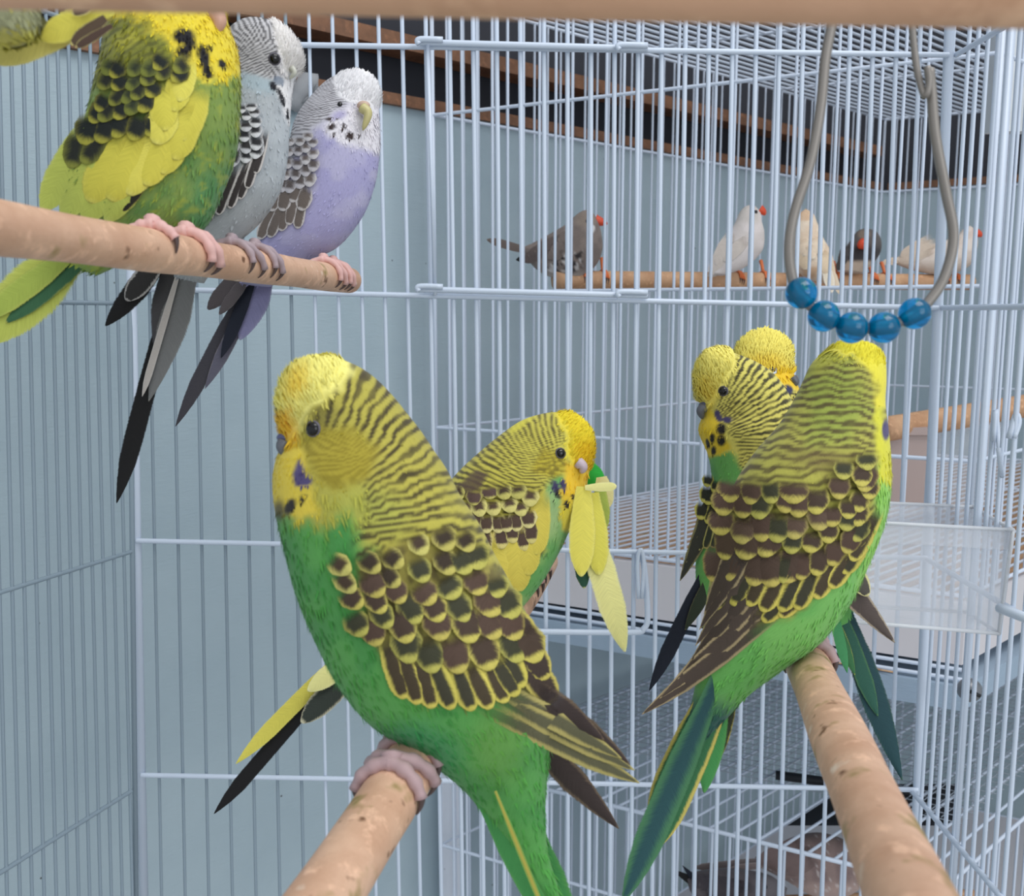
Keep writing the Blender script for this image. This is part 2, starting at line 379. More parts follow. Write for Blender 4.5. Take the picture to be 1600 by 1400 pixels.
# shelf + uprights
so = [inset(q, cen, 1.045) for q in ring]; so[2] = so[1] + (so[2] - so[1]) * .42; so[3] = so[0] + (so[3] - so[0]) * .42
tag(mesh_obj('shelf_board', *hexa([p3(q, zs0) for q in so] + [p3(q, zs1) for q in so]), M['shelf'], smooth=False), 'pale blue painted shelf board under the finch cage', 'shelf')
X0, X1 = onY(692, 1300, .92)[0], onY(724, 1300, .92)[0]
tag(mesh_obj('shelf_upright', *box_geo(X0, X1, .91, .935, 0, zs0), M['post'], smooth=False), 'off-white square post holding up the blue shelf', 'post')

# ------------------------------------------------------------------ lower cage under the shelf
zLt = onY(722, 1192, .88)[2]; zLb = zLt - .30
lower = thing('dove_cage', (A[0] + .3, 1.0, zLb), 'white wire cage with flat wire roof under the blue shelf', 'cage')
panel('front_panel', lower, A, B, zLb, zLt, 30, .0013, [zLt - .085])
panel('side_panel', lower, A, C, zLb, zLt, 44, .0011, [zLt - .085])
panel('side_panel', lower, B, D, zLb, zLt, 40, .0012, [zLt - .085])
panel('rear_panel', lower, C, D, zLb, zLt, 26, .0012, [])
flat('roof_grille', lower, zLt, 22, .0013, (.5,))
mesh_obj('floor_tray', *hexa([p3(q, zLb - .03) for q in ring] + [p3(q, zLb) for q in ring]), M['tray'], lower, smooth=False)
gs = []; zm = zLt + .0030
u_ = (C - A) / np.linalg.norm(C - A); v_ = (B - A) / np.linalg.norm(B - A); LU = np.linalg.norm(C - A); LV = np.linalg.norm(B - A)
for i in range(64):
    s = .11 + i * .0125
    if s > LU: break
    gs.append(tube_geo([p3(A + u_ * s, zm), p3(A + u_ * s + v_ * LV * .93, zm)], .0005, 5, False))
for i in range(int(LV * .93 / .0125) + 1):
    s = i * .0125; gs.append(tube_geo([p3(A + u_ * .11 + v_ * s, zm + .0015), p3(A + u_ * LU + v_ * s, zm + .0015)], .0005, 5, False))
tag(mesh_obj('mesh_sheet', *join_geo(gs), M['mesh']), 'dark grey square wire mesh sheet laid over the lower cage roof', 'wire mesh')
def on_z(px, py, z): v = ray(px, py); return CAM + v * ((z - H) / v[2])
tag(mesh_obj('black_rod', *tube_geo([on_z(1212, 1211, zm + .006), on_z(1420, 1238, zm + .006)], .0042, 10), M['black']), 'black plastic rod lying on the grey mesh sheet', 'rod')
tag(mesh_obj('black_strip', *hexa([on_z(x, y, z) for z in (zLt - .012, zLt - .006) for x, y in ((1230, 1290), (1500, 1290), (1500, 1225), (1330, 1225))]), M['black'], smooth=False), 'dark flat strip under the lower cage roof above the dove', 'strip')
# small ball toy hanging at the right
c = pd(1515, 1078, .60); bm = bmesh.new(); bmesh.ops.create_uvsphere(bm, u_segments=24, v_segments=14, radius=.0075)
me = bpy.data.meshes.new('ball_toy'); bm.to_mesh(me); bm.free(); me.materials.append(M['ball']); me.polygons.foreach_set('use_smooth', [True] * len(me.polygons))
o = bpy.data.objects.new('ball_toy', me); o.location = c; col.objects.link(o); ORG[o] = c
tag(o, 'small grey metal ball bell outside the right wire panel', 'bell')
mesh_obj('bell_slot', *tube_geo([c + np.array([-.003, -.0072, .002]), c + np.array([.003, -.0072, -.001])], .0012, 8), M['black'], o)

# ------------------------------------------------------------------ clear plastic feeder box
def quadbox(t4, b4, th=.0018):
    """open box: t4/b4 = top and bottom corners FL, FR, BR, BL"""
    t4 = np.array(t4); b4 = np.array(b4); ct_ = t4.mean(0); cb = b4.mean(0); gs = []
    ti = ct_ + (t4 - ct_) * .97; bi = cb + (b4 - cb) * .97
    for i in range(4):
        j = (i + 1) % 4; gs.append(hexa([b4[i], b4[j], bi[j], bi[i], t4[i], t4[j], ti[j], ti[i]]))
    bu = bi + np.array([0, 0, th]); gs.append(hexa(list(bi) + list(bu))); return join_geo(gs)
T4 = [pd(1282, 812, .512), pd(1583, 828, .512), pd(1520, 792, .580), pd(1250, 780, .580)]
B4 = [pd(1288, 968, .516), pd(1561, 990, .516), pd(1512, 957, .578), pd(1256, 942, .578)]
fb = thing('feeder_box', tuple(np.mean(B4, 0)), 'clear plastic feeder box hung on the wires beside the right perch', 'feeder box')
body_f = mesh_obj('box', *quadbox(T4, B4), M['clear'], fb, smooth=False)
gs = []; k = .19
lip_b = [T4[i] + (B4[i] - T4[i]) * k for i in range(4)]; ctop = np.mean(T4, 0)
for i in range(4):
    j = (i + 1) % 4
    o_ = lambda p: p + (p - np.array([ctop[0], ctop[1], p[2]])) * .02
    gs.append(hexa([o_(lip_b[i]), o_(lip_b[j]), lip_b[j], lip_b[i], o_(T4[i]), o_(T4[j]), T4[j], T4[i]]))
mesh_obj('rim', *join_geo(gs), M['clear'], fb, smooth=False)

for a_, b_ in ((T4[0], T4[1]), (T4[1], T4[2]), (T4[2], T4[3]), (B4[0], B4[1]), (T4[1], B4[1]), (B4[1], B4[2]), (B4[2], B4[3])):
    mesh_obj('edge_bead', *tube_geo([a_, b_], .0011, 8), M['clear_edge'], body_f)
# mauve box + second perch inside the finch cage
zb = zF['bot'] + .002
def vbox(px0, px1, py_top, py_bot, Yf, depth):
    a = onY(px0, py_bot, Yf); b_ = onY(px1, py_bot, Yf); h = onY(px0, py_top, Yf)[2]
    return box_geo(a[0], b_[0], Yf, Yf + depth, a[2], h)
tag(mesh_obj('food_tub', *join_geo([vbox(1385, 1452, 672, 788, .80, .06), vbox(1381, 1456, 668, 680, .797, .066)]), M['box'], smooth=False), 'mauve plastic food tub inside the finch cage', 'tub')
tag(mesh_obj('water_tub', *join_geo([vbox(1462, 1560, 665, 790, .84, .06), vbox(1458, 1564, 660, 672, .837, .066)]), M['clear'], smooth=False), 'frosted plastic tub beside the mauve tub in the finch cage', 'tub')
tag(mesh_obj('cotton_tuft', *(lambda P: (P[0], P[1]))(tube_geo(cr([on_plane(452, 172, W0 + nW * .0, nW) + nW * .004, on_plane(460, 150, W0, nW) + nW * .01, on_plane(468, 142, W0, nW) + nW * .01, on_plane(480, 158, W0, nW) + nW * .01, on_plane(486, 175, W0, nW) + nW * .004], 14), np.interp(np.arange(14), [0, 6, 13], [.006, .013, .006]) * (1 + .25 * rng.standard_normal(14)), 14)), plain('grey_fluff', (150, 152, 156), 1.0)), 'grey lump of fluff caught on the wooden batten', 'fluff')
tag(mesh_obj('hanging_cloth', *box_geo(*(onY(1563, 0, .74)[0], onY(1690, 0, .74)[0]), .74, .752, onY(1570, 205, .74)[2], onY(1570, -60, .74)[2]), plain('white_plastic', (214, 218, 220), .5), smooth=False), 'white plastic panel behind the right wire panel', 'panel')

# ------------------------------------------------------------------ perches
PER = {}
def perch(name, pa, pb, ra, rb, mat, label, cat='perch', seg=28, n=44, knots=True, round_end=True):
    pa = np.array(pa); pb = np.array(pb); t = np.linspace(0, 1, n)
    P = pa + (pb - pa) * t[:, None]; r = ra + (rb - ra) * t
    if knots: r = r * (1 + .025 * np.sin(t * 23) + .02 * rng.standard_normal(n).cumsum() / 6)
    if round_end:
        d = np.linalg.norm(pb - pa); e = pb + (pb - pa) / d * rb * np.array([.15, .3, .38])[:, None]
        P = np.vstack([P, e]); r = np.concatenate([r, rb * np.array([.93, .72, .3])])
    V, f = tube_geo(P, r, seg); o = mesh_obj(name, V, f, mat); PER[label] = (pa, pb, ra, rb); tag(o, label, cat); return o
U = 'peeled branch perch carrying the violet and grey budgerigars'
LL = 'peeled branch perch under the large green budgerigar facing the wall'
RR = 'thick peeled branch perch with olive stains beside the feeder box'
perch('perch', pd(-150, 334, .211), pd(545, 438, .5), .0071, .0070, M['perch'], U)
perch('perch', pd(382, 1600, .220), pd(848, 876, .500), .0100, .0084, M['perch'], LL)
perch('perch', pd(1464, 1500, .18), pd(1217, 937, .55), .0091, .0090, M['perch'], RR)
perch('perch', pd(-1450, -106, .14), pd(3050, -20, .14), .0080, .0080, M['rail'], 'smooth wooden perch crossing above the swing', round_end=False, knots=False)
perch('perch', pd(866, 437, .845), pd(1515, 441, 1.0), .0080, .0080, M['dowel'], 'straight dowel perch lined with finches', knots=False)
perch('perch', pd(1375, 672, .80), pd(1700, 618, .92), .0105, .0105, M['dowel'], 'thin dowel perch above the mauve food tub', knots=False)
perch('perch', pd(1150, 1412, .86), pd(1520, 1400, .90), .006, .006, M['dowel'], 'dowel perch in the lower cage under the dove', knots=False)

# ------------------------------------------------------------------ swing with blue beads
sw = thing('bird_swing', tuple(pd(1340, 510, .28)), 'steel wire bird swing with five blue glass beads', 'swing')
ds = .28
rod_mesh('swing_wire', [pd(1330, -330, ds), pd(1314, -120, ds), pd(1302, 20, ds), pd(1290, 90, ds), pd(1282, 170, ds), pd(1266, 255, ds), pd(1242, 330, ds), pd(1233, 385, ds), pd(1238, 435, ds), pd(1252, 464, ds), pd(1288, 494, ds), pd(1330, 511, ds), pd(1382, 511, ds), pd(1428, 492, ds), pd(1452, 470, ds), pd(1476, 432, ds), pd(1490, 370, ds), pd(1478, 300, ds), pd(1462, 215, ds), pd(1456, 150, ds), pd(1452, 108, ds)], .0015, M['steel'], sw, 110)
rod_mesh('hook_wire', [pd(1400, -330, ds), pd(1416, -120, ds), pd(1424, 20, ds), pd(1428, 70, ds), pd(1434, 115, ds), pd(1445, 150, ds - .002), pd(1452, 128, ds - .003), pd(1449, 104, ds - .003)], .0010, M['steel'], sw, 36)
for bx, by in ((1252, 458), (1287, 494), (1331, 512), (1381, 512), (1429, 490)):
    bm = bmesh.new(); bmesh.ops.create_uvsphere(bm, u_segments=32, v_segments=20, radius=.0046)
    me = bpy.data.meshes.new('bead'); bm.to_mesh(me); bm.free(); me.materials.append(M['bead']); me.polygons.foreach_set('use_smooth', [True] * len(me.polygons))
    o = bpy.data.objects.new('bead', me); col.objects.link(o); o.parent = sw; o.location = pd(bx, by, ds - .0008) - ORG[sw]; o.rotation_euler = (1.2, .3, .2)
# ------------------------------------------------------------------ bird toolkit
def vnoise(x, y, s, seed=0):
    """value noise in numpy, 0..1"""
    r = np.random.default_rng(seed).random((256, 256)); x = np.asarray(x) / s + 31.7; y = np.asarray(y) / s + 57.3
    xi = np.floor(x).astype(int); yi = np.floor(y).astype(int); u = x - xi; v = y - yi; u = u * u * (3 - 2 * u); v = v * v * (3 - 2 * v)
    g = lambda a, b_: r[a % 256, b_ % 256]
    return (g(xi, yi) * (1 - u) + g(xi + 1, yi) * u) * (1 - v) + (g(xi, yi + 1) * (1 - u) + g(xi + 1, yi + 1) * u) * v
def sstep(a, b_, x): t = np.clip((x - a) / (b_ - a), 0, 1); return t * t * (3 - 2 * t)
def poly(x, y, pts, soft=8, wob=5, seed=3):
    """soft polygon mask in the bird's own outline plane"""
    x = x + wob * 2 * (vnoise(x, y, 14, seed) - .5); y = y + wob * 2 * (vnoise(x, y, 14, seed + 1) - .5)
    P = np.asarray(pts, float); n = len(P); ins = np.zeros(x.shape, bool); dist = np.full(x.shape, 1e9)
    for i in range(n):
        a = P[i]; b_ = P[(i + 1) % n]
        c = ((a[1] > y) != (b_[1] > y)); xx = (b_[0] - a[0]) * (y - a[1]) / (b_[1] - a[1] + 1e-9) + a[0]; ins ^= c & (x < xx)
        e = b_ - a; t = np.clip(((x - a[0]) * e[0] + (y - a[1]) * e[1]) / (e @ e + 1e-9), 0, 1)
        dist = np.minimum(dist, np.hypot(x - a[0] - t * e[0], y - a[1] - t * e[1]))
    return sstep(-soft, soft, np.where(ins, dist, -dist))
def blob(x, y, cx, cy, rx, ry, ang=0, soft=.25):
    a = math.radians(ang); u = ((x - cx) * math.cos(a) + (y - cy) * math.sin(a)) / rx; v = (-(x - cx) * math.sin(a) + (y - cy) * math.cos(a)) / ry
    return 1 - sstep(1 - soft, 1 + soft, np.hypot(u, v))
def bars(phase, x, y, ns=22, amp=2.2, seed=5, duty=.0, sharp=.45):
    ph = phase + amp * (vnoise(x, y, ns, seed) - .5) * 2 + 1.9 * (vnoise(x, y, ns * .45, seed + 2) - .5)
    br = .68 + .6 * vnoise(x, y, ns * .6, seed + 1)
    return np.clip(sstep(duty - sharp, duty + sharp, np.sin(ph)) * br, 0, 1)
def polar(x, y, cx, cy, dth): return np.arctan2(y - cy, x - cx) / dth * 2 * math.pi
class Paint:
    def __init__(s, x, y, base): s.x, s.y = x, y; s.c = np.tile(s2l(base), (len(x), 1)); s.tl = np.full(len(x), 1.0); s.lift = np.full(len(x), .11); s.flip = np.zeros(len(x)); s.den = np.ones(len(x))
    def put(s, colr, m):
        s.c = s.c * (1 - m[:, None]) + s2l(colr) * m[:, None]; return s
    def crest(s, m, L, lift=1.1, dens=3.0):
        s.tuft(m, L, lift); s.flip = np.maximum(s.flip, m); s.den = s.den * (1 - m) + dens * m
    def bare(s, m): s.den = s.den * (1 - m)
    def tuft(s, m, L, lift=None):
        s.tl = s.tl * (1 - m) + L * m
        if lift is not None: s.lift = s.lift * (1 - m) + lift * m
def set_colors(me, C):
    at = me.color_attributes.new('col', 'FLOAT_COLOR', 'POINT'); a = np.ones((len(me.vertices), 4), np.float32); a[:, :3] = C; at.data.foreach_set('color', a.ravel())

def tpx(per, x=None, y=None):
    pa, pb, _, _ = PER[per]; t = np.linspace(0, 1, 400); X, Y, _ = proj(pa + (pb - pa) * t[:, None])
    return float(t[np.argmin(np.abs(X - x) if x is not None else np.abs(Y - y))])
class Bird:
    def __init__(s, name, label, cat, st, d, paint, base=None, k=.8, rings=150, seg=96, mm=1.0, group=None, tufts=9000, tuft_len=.0022, ddepth=(0, 0)):
        S = np.asarray([q if len(q) == 4 else (q[0], q[1], q[0], q[1]) for q in st], float)
        R = cr(S, rings); t = np.linspace(0, 1, rings); dep = d + ddepth[0] + (ddepth[1] - ddepth[0]) * t
        Lp = pd(R[:, 0], R[:, 1], dep); Rp = pd(R[:, 2], R[:, 3], dep); Cn = (Lp + Rp) / 2; E1 = (Rp - Lp) / 2
        hw = np.linalg.norm(E1, axis=1); E2 = -FWD[None, :] * (hw * k)[:, None]
        ph = np.arange(seg) * 2 * math.pi / seg
        V = Cn[:, None, :] + np.cos(ph)[None, :, None] * E1[:, None, :] + np.sin(ph)[None, :, None] * E2[:, None, :]
        s.V = V; s.d = d; s.dep = dep; s.name = name
        f = grid_faces(rings, seg); i0 = rings // 2
        q = f[i0 * seg]; fl = V.reshape(-1, 3)[list(q)]; nn = np.cross(fl[1] - fl[0], fl[2] - fl[0]); flip = nn @ (fl.mean(0) - Cn[i0]) < 0
        V = V.reshape(-1, 3)
        if flip: f = [t_[::-1] for t_ in f]
        caps = [tuple(range(seg - 1, -1, -1)), tuple(range((rings - 1) * seg, rings * seg))]; f += [c_[::-1] for c_ in caps] if flip else caps
        zb = V[:, 2].min(); base = base if base is not None else np.array([Cn[len(Cn) // 3][0], Cn[len(Cn) // 3][1], zb])
        s.root = thing(name, tuple(base), label, cat, group)
        s.body = mesh_obj('body', V, f, M['plumage'], s.root); me = s.body.data
        x, y, _ = proj(V); p = paint(x, y); p = p if isinstance(p, Paint) else p
        set_colors(me, p.c)
        arc = np.concatenate([[0], np.linalg.norm(np.diff(Cn, axis=0), axis=1).cumsum()])
        uvx = (ph[None, :] * np.maximum(hw, .004)[:, None]).ravel(); uvy = np.repeat(arc, seg)
        li = np.empty(len(me.loops), int); me.loops.foreach_get('vertex_index', li)
        uv = me.uv_layers.new(name='UVMap'); uv.data.foreach_set('uv', np.stack([uvx[li], uvy[li]], 1).ravel())
        s.bvh = BVHTree.FromPolygons([tuple(v) for v in V], f[:-2])
        if tufts:
            nrm = np.empty(len(V) * 3); me.vertices.foreach_get('normal', nrm); nrm = nrm.reshape(-1, 3)
            hwv = np.repeat(hw, seg); T = np.repeat(np.gradient(Cn, axis=0), seg, axis=0); T /= np.linalg.norm(T, axis=1)[:, None] + 1e-9
            prob = np.maximum(hwv, .002) * p.den; prob[:seg] = 0; prob /= prob.sum()
            idx = rng.choice(len(V), tufts, p=prob); jit = rng.standard_normal((tufts, 3))
            n = nrm[idx]; dirv = -T[idx] * (1 - 1.7 * p.flip[idx])[:, None]; dirv = dirv - n * np.sum(n * dirv, 1)[:, None]; dirv /= np.linalg.norm(dirv, axis=1)[:, None] + 1e-9
            L = tuft_len * p.tl[idx] * rng.uniform(.6, 1.3, tufts); lf = p.lift[idx] * rng.uniform(.5, 1.5, tufts)
            dv = dirv + n * lf[:, None] + .16 * jit; dv /= np.linalg.norm(dv, axis=1)[:, None]
            sd = np.cross(dv, n); sd /= np.linalg.norm(sd, axis=1)[:, None] + 1e-9; wd = (tuft_len * .17 * rng.uniform(.7, 1.3, tufts))[:, None]
            r0 = V[idx] - n * .0002; mid = r0 + dv * (L * .55)[:, None] - n * (L * .03)[:, None]; tip = r0 + dv * L[:, None] - n * (L * lf * .3)[:, None]
            TV = np.stack([r0 - sd * wd, r0 + sd * wd, mid + sd * wd * .9, mid - sd * wd * .9, tip], 1).reshape(-1, 3)
            k5 = np.arange(tufts) * 5; quads = np.stack([k5, k5 + 1, k5 + 2, k5 + 3], 1).tolist(); tris = np.stack([k5 + 3, k5 + 2, k5 + 4], 1).tolist()
            o = mesh_obj('down', TV, quads + tris, M['tuft'], s.body); o['kind'] = 'stuff'
            cc = p.c[idx] * rng.uniform(.95, 1.07, (tufts, 1)); set_colors(o.data, np.repeat(cc, 5, axis=0))
    def hit(s, px, py):
        v = ray(px, py); v = v / np.linalg.norm(v); r = s.bvh.ray_cast(Vector(CAM), Vector(v)); 
        if r[0] is None: return None, None
        return np.array(r[0]), np.array(r[1])
    # depth field under the folded wing: follows the body, runs on past its outline
    def field(s, x0, x1, y0, y1, step=5, smooth=14):
        gx = np.arange(x0, x1 + step, step); gy = np.arange(y0, y1 + step, step); Z = np.full((len(gy), len(gx)), np.nan)
        for j, yy in enumerate(gy):
            for i, xx in enumerate(gx):
                v = ray(xx, yy); r = s.bvh.ray_cast(Vector(CAM), Vector(v / np.linalg.norm(v)))
                if r[0] is not None: Z[j, i] = (np.array(r[0]) - CAM) @ FWD
        hitm = ~np.isnan(Z); Z0 = Z.copy()
        Z = np.where(hitm, Z, s.d - .003)
        def blur(Z):
            P = np.pad(Z, 1, mode='edge'); return (P[:-2, 1:-1] + P[2:, 1:-1] + P[1:-1, :-2] + P[1:-1, 2:]) / 4
        for _ in range(80): Z = np.where(hitm, Z0, blur(Z))
        for _ in range(smooth): Z = blur(Z)
        Z = np.where(hitm, np.minimum(Z, np.where(hitm, Z0, 9)), Z)
        for _ in range(3): Z = blur(Z)
        s.fx, s.fy, s.Z = gx, gy, Z
    def D(s, x, y):
        gx, gy, Z = s.fx, s.fy, s.Z; st = gx[1] - gx[0]
        u = np.clip((np.asarray(x) - gx[0]) / st, 0, len(gx) - 1.001); v = np.clip((np.asarray(y) - gy[0]) / st, 0, len(gy) - 1.001)
        i = u.astype(int); j = v.astype(int); u = u - i; v = v - j
        return (Z[j, i] * (1 - u) + Z[j, i + 1] * u) * (1 - v) + (Z[j + 1, i] * (1 - u) + Z[j + 1, i + 1] * u) * v
    def feather_geo(s, root, tip, wpx, lift0, lift1, depth=None, point=.5, na=5, ns=9, bend=0.):
        root = np.array(root, float); tip = np.array(tip, float); ax = tip - root; L = np.linalg.norm(ax); ax /= L; pr = np.array([-ax[1], ax[0]])
        tt = np.concatenate([np.linspace(0, .72, ns - 5), [.82, .9, .96, .985, 1.0]]); hw = wpx / 2; rr = min(.8, hw / L * (1.0 + 5.5 * point * point))
        W = hw * (.55 + .45 * sstep(0, .45, tt)); e = np.clip((tt - (1 - rr)) / rr, 0, 1); W = W * np.maximum(1 - e ** (2 - .6 * point), .0) ** (.5 + .4 * point)
        W = np.maximum(W, hw * .03)
        a = np.linspace(-1, 1, na); PX = []; UV = []; DP = []
        for q, wv in zip(tt, W):
            c = root + ax * L * q + pr * bend * 4 * q * (1 - q) * L
            for av in a:
                p = c + pr * wv * av; PX.append(p); UV.append((av, 1 - (1 - q) * L / hw))
                cam_ = .10 * hw * (1 - av * av) * s.d / F
                DP.append((lift0 + (lift1 - lift0) * q + cam_, q))
        PX = np.array(PX); DP = np.array(DP)
        if depth is None: dd = s.D(PX[:, 0], PX[:, 1]) - DP[:, 0]
        else: dd = depth[0] + (depth[1] - depth[0]) * DP[:, 1] - DP[:, 0]
        s._q = DP[:, 1].astype(np.float32); return pd(PX[:, 0], PX[:, 1], dd), grid_faces(len(tt), na, False), np.array(UV)
    def feather(s, name, root, tip, wpx, mat, parent, lift=(.0005, .0012), depth=None, point=.5, bend=0., ns=9):
        V, f, UV = s.feather_geo(root, tip, wpx, lift[0], lift[1], depth, point, 5, ns, bend)
        o = mesh_obj(name, V, f, mat, parent); me = o.data
        me.attributes.new('q', 'FLOAT', 'POINT').data.foreach_set('value', s._q if depth is None else np.ones(len(V), np.float32))
        li = np.empty(len(me.loops), int); me.loops.foreach_get('vertex_index', li); uv = me.uv_layers.new(name='UVMap'); uv.data.foreach_set('uv', UV[li].ravel())
        return o
    def wing(s, rows, box, label=None):
        """rows: dicts from the flight feathers up to the shoulder coverts; the wing's first flight feather carries the rest"""
        s.field(*box); root = None; lift = .0006
        for r in rows:
            n = r['n']; tips = cr(r['tips'], n) if n > 1 else np.array(r['tips'][:1], float)
            for i in range(n):
                t = i / max(1, n - 1); ln = np.interp(t, [0, 1], r['len']) if isinstance(r['len'], tuple) else r['len']
                wd = np.interp(t, [0, 1], r['w']) if isinstance(r['w'], tuple) else r['w']; wd = wd * r.get('wide', 1.28 if r.get('name') is None else 1.12)
                d0, d1 = r['dir'] if isinstance(r['dir'][0], tuple) else (r['dir'], r['dir'])
                dv = np.array(d0) * (1 - t) + np.array(d1) * t; dv = dv / np.linalg.norm(dv)
                j = r.get('jit', .17); dv = dv + j * rng.standard_normal(2) * .6; dv /= np.linalg.norm(dv); ln *= 1 + j * rng.standard_normal() * .5; wd *= 1 + j * .5 * rng.standard_normal()
                tp = tips[i] + rng.standard_normal(2) * wd * j * .5
                kinds = r['mat'] if isinstance(r['mat'], list) else [r['mat']]
                m_ = kinds[rng.integers(len(kinds))]
                lf = lift + (i % 2) * .00012 + i * r.get('fan', .00002)
                par = root if root is not None else s.root
                o = s.feather('wing' if root is None else r.get('name', 'covert_feather'), tp - dv * ln, tp, wd, m_, par, (lf, lf + r.get('rise', .00035)), None, r.get('point', .3))
                if root is None:
                    root = o
                    if label: o['label'] = label
            lift += r.get('step', .00024)
        return root
    def tail(s, feats, label=None):
        root = None
        for i, (a, b_, wpx, mat, da, db, pt) in enumerate(feats):
            par = root if root is not None else s.root
            o = s.feather('tail' if root is None else 'tail_feather', a, b_, wpx, mat, par, (0, 0), (da, db), pt, ns=12)
            if root is None: root = o
        return root
    def sphere(s, name, c, r, mat, parent, scale=(1, 1, 1), n=None, seg=16):
        bm = bmesh.new(); bmesh.ops.create_uvsphere(bm, u_segments=seg, v_segments=seg // 2 + 2, radius=1); V = np.array([v.co[:] for v in bm.verts]); f = [[v.index for v in q.verts] for q in bm.faces]; bm.free()
        if n is not None:
            n = n / np.linalg.norm(n); t = np.cross(n, [0, 0, 1.]); t /= np.linalg.norm(t) + 1e-9; b_ = np.cross(n, t); V = (V[:, :1] * t * scale[0] + V[:, 1:2] * b_ * scale[1] + V[:, 2:] * n * scale[2]) * r + c
        else: V = V * np.array(scale) * r + c
        return mesh_obj(name, V, f, mat, parent)
    def eye(s, px, py, r=.0022, ring=True, iris=False):
        h, n = s.hit(px, py)
        if h is None: return
        e = None
        if ring: e = s.sphere('eye', h + n * .0000, r * (1.25 if iris else 1.2), M['iris' if iris else 'eyering'], s.root, (1, 1, .28), n)
        o = s.sphere('pupil' if ring else 'eye', h + n * r * .12, r * (1.0 if not iris else .8), M['eye'], e if e is not None else s.root, (1, 1, .62), n)
        # far eye, mirrored through the head's middle plane
        q = h - FWD * 2 * ((h - CAM) @ FWD - s.d); n2 = n - FWD * 2 * (n @ FWD)
        s.sphere('eye', q + n2 * .0002, r * 1.1, M['eye'], s.root, (1, 1, .5), n2)
    def beak(s, p0, p1, p2, w_, mat, d=None, name='beak', pw=1.6):
        """hooked beak: loft from base p0 over p1 to the tip p2 (px)"""
        if d is None:
            h_, _ = s.hit(*p0); d = s.d if h_ is None else float((h_ - CAM) @ FWD) - .0006
        P = cr([pd(*p0, d), pd(*p1, d - .0005), pd(*p2, d)], 12); r = w_ * np.sqrt(1 - np.linspace(0, .995, 12) ** pw)
        V, f = tube_geo(P, r, 14); return mesh_obj(name, V, f, mat, s.root)
    def cere(s, px, py, r, mat, d=None):
        
        if d is None:
            h_, _ = s.hit(px, py); d = s.d if h_ is None else float((h_ - CAM) @ FWD)
        c = pd(px, py, d); return s.sphere('cere', c, r, mat, s.root, (1.15, .8, .8))
    def foot(s, per, t, skin, side=1, spread=.006, toes=((1, -.6), (1, .6), (-1, -.5), (-1, .5)), r=.0014, leg=.014, reach=118):
        pa, pb, ra, rb = PER[per]; a = (pb - pa) / np.linalg.norm(pb - pa); c = pa + (pb - pa) * t; R0 = ra + (rb - ra) * t
        u = np.array([0, 0, 1.]) - a * a[2]; u /= np.linalg.norm(u); w_ = np.cross(a, u); w_ = w_ if w_ @ FWD < 0 else -w_
        top = c + u * (R0 + r * .6); P = cr([top, top + np.array([0, 0, leg * .5]) + FWD * leg * .35, top + np.array([0, 0, leg]) + FWD * leg * .8], 6)
        o = mesh_obj('foot', *tube_geo(P, np.linspace(r * 1.3, r * 1.7, 6), 10), skin, s.root)
        for sg, off in toes:
            th = np.radians(np.linspace(-6, reach + 8 * off, 12)); lat = off * spread * np.linspace(.15, 1.25, 12)
            rr = R0 + r * .75; P = c + lat[:, None] * a + rr * (np.cos(th)[:, None] * u + sg * np.sin(th)[:, None] * w_)
            rad = r * (1.0 + .16 * np.sin(np.linspace(0, 20, 12))) * np.linspace(1.15, .85, 12); mesh_obj('toe', *tube_geo(P, rad, 10), skin, o)
            th2 = np.radians(np.linspace(reach + 8 * off - 4, reach + 8 * off + 34, 7)); P2 = c + (off * spread * 1.25) * a + (R0 + r * np.linspace(.9, .15, 7))[:, None] * (np.cos(th2)[:, None] * u + sg * np.sin(th2)[:, None] * w_)
            mesh_obj('claw', *tube_geo(P2, r * np.linspace(.62, .12, 7), 8), M['claw'], o)
        return o
# ------------------------------------------------------------------ feather colours
YEL = (226, 214, 84); DKB = (66, 54, 46); DKG = (52, 56, 42); OLV = (150, 148, 60); CRM = (240, 232, 170)
f_cov = [fmat((76, 62, 52), (206, 194, 98), .50, .11, .62), fmat((86, 68, 58), (200, 186, 96), .46, .12, .58), fmat((64, 64, 48), (192, 186, 94), .50, .14, .62)]
f_small = [fmat((62, 52, 42), (194, 184, 98), .58, .15, .55), fmat((74, 60, 48), (204, 196, 110), .64, .15, .55)]
f_sec = [fmat((76, 66, 50), (216, 202, 98), .46, .12, .92), fmat((66, 64, 50), (206, 194, 92), .48, .12, .92)]
f_prim = [fmat((88, 76, 68), (180, 160, 122), .30, .07, 1.), fmat((80, 69, 62), (170, 152, 116), .30, .07, 1.)]
f_prim_y = fmat((100, 98, 74), (182, 170, 104), .46, .14, 1.)
f_dark = fmat((66, 56, 54), (108, 92, 76), .26, .08, 1.)
f_yel = [fmat((220, 210, 92), (226, 220, 116), .2, .2), fmat((210, 200, 80), (222, 214, 104), .2, .2)]
f_pale = fmat((246, 240, 160), (250, 246, 190), .2, .2)
f_gsmall = [fmat((46, 46, 50), (220, 220, 224), .62, .12, .5), fmat((54, 52, 54), (208, 208, 214), .62, .12, .5)]
f_gsec = [fmat((62, 56, 56), (206, 200, 198), .42, .08, 1.)]
f_vsmall = [fmat((94, 86, 84), (192, 188, 192), .66, .16, .5), fmat((104, 94, 90), (200, 196, 198), .70, .16, .5)]
f_vsec = [fmat((108, 98, 92), (196, 190, 188), .38, .09, .9)]
f_blk = [fmat((42, 44, 38), (142, 144, 62), .56, .24, .55), fmat((36, 40, 38), (176, 170, 68), .48, .22, .5), fmat((50, 56, 42), (124, 130, 58), .66, .26, .5)]
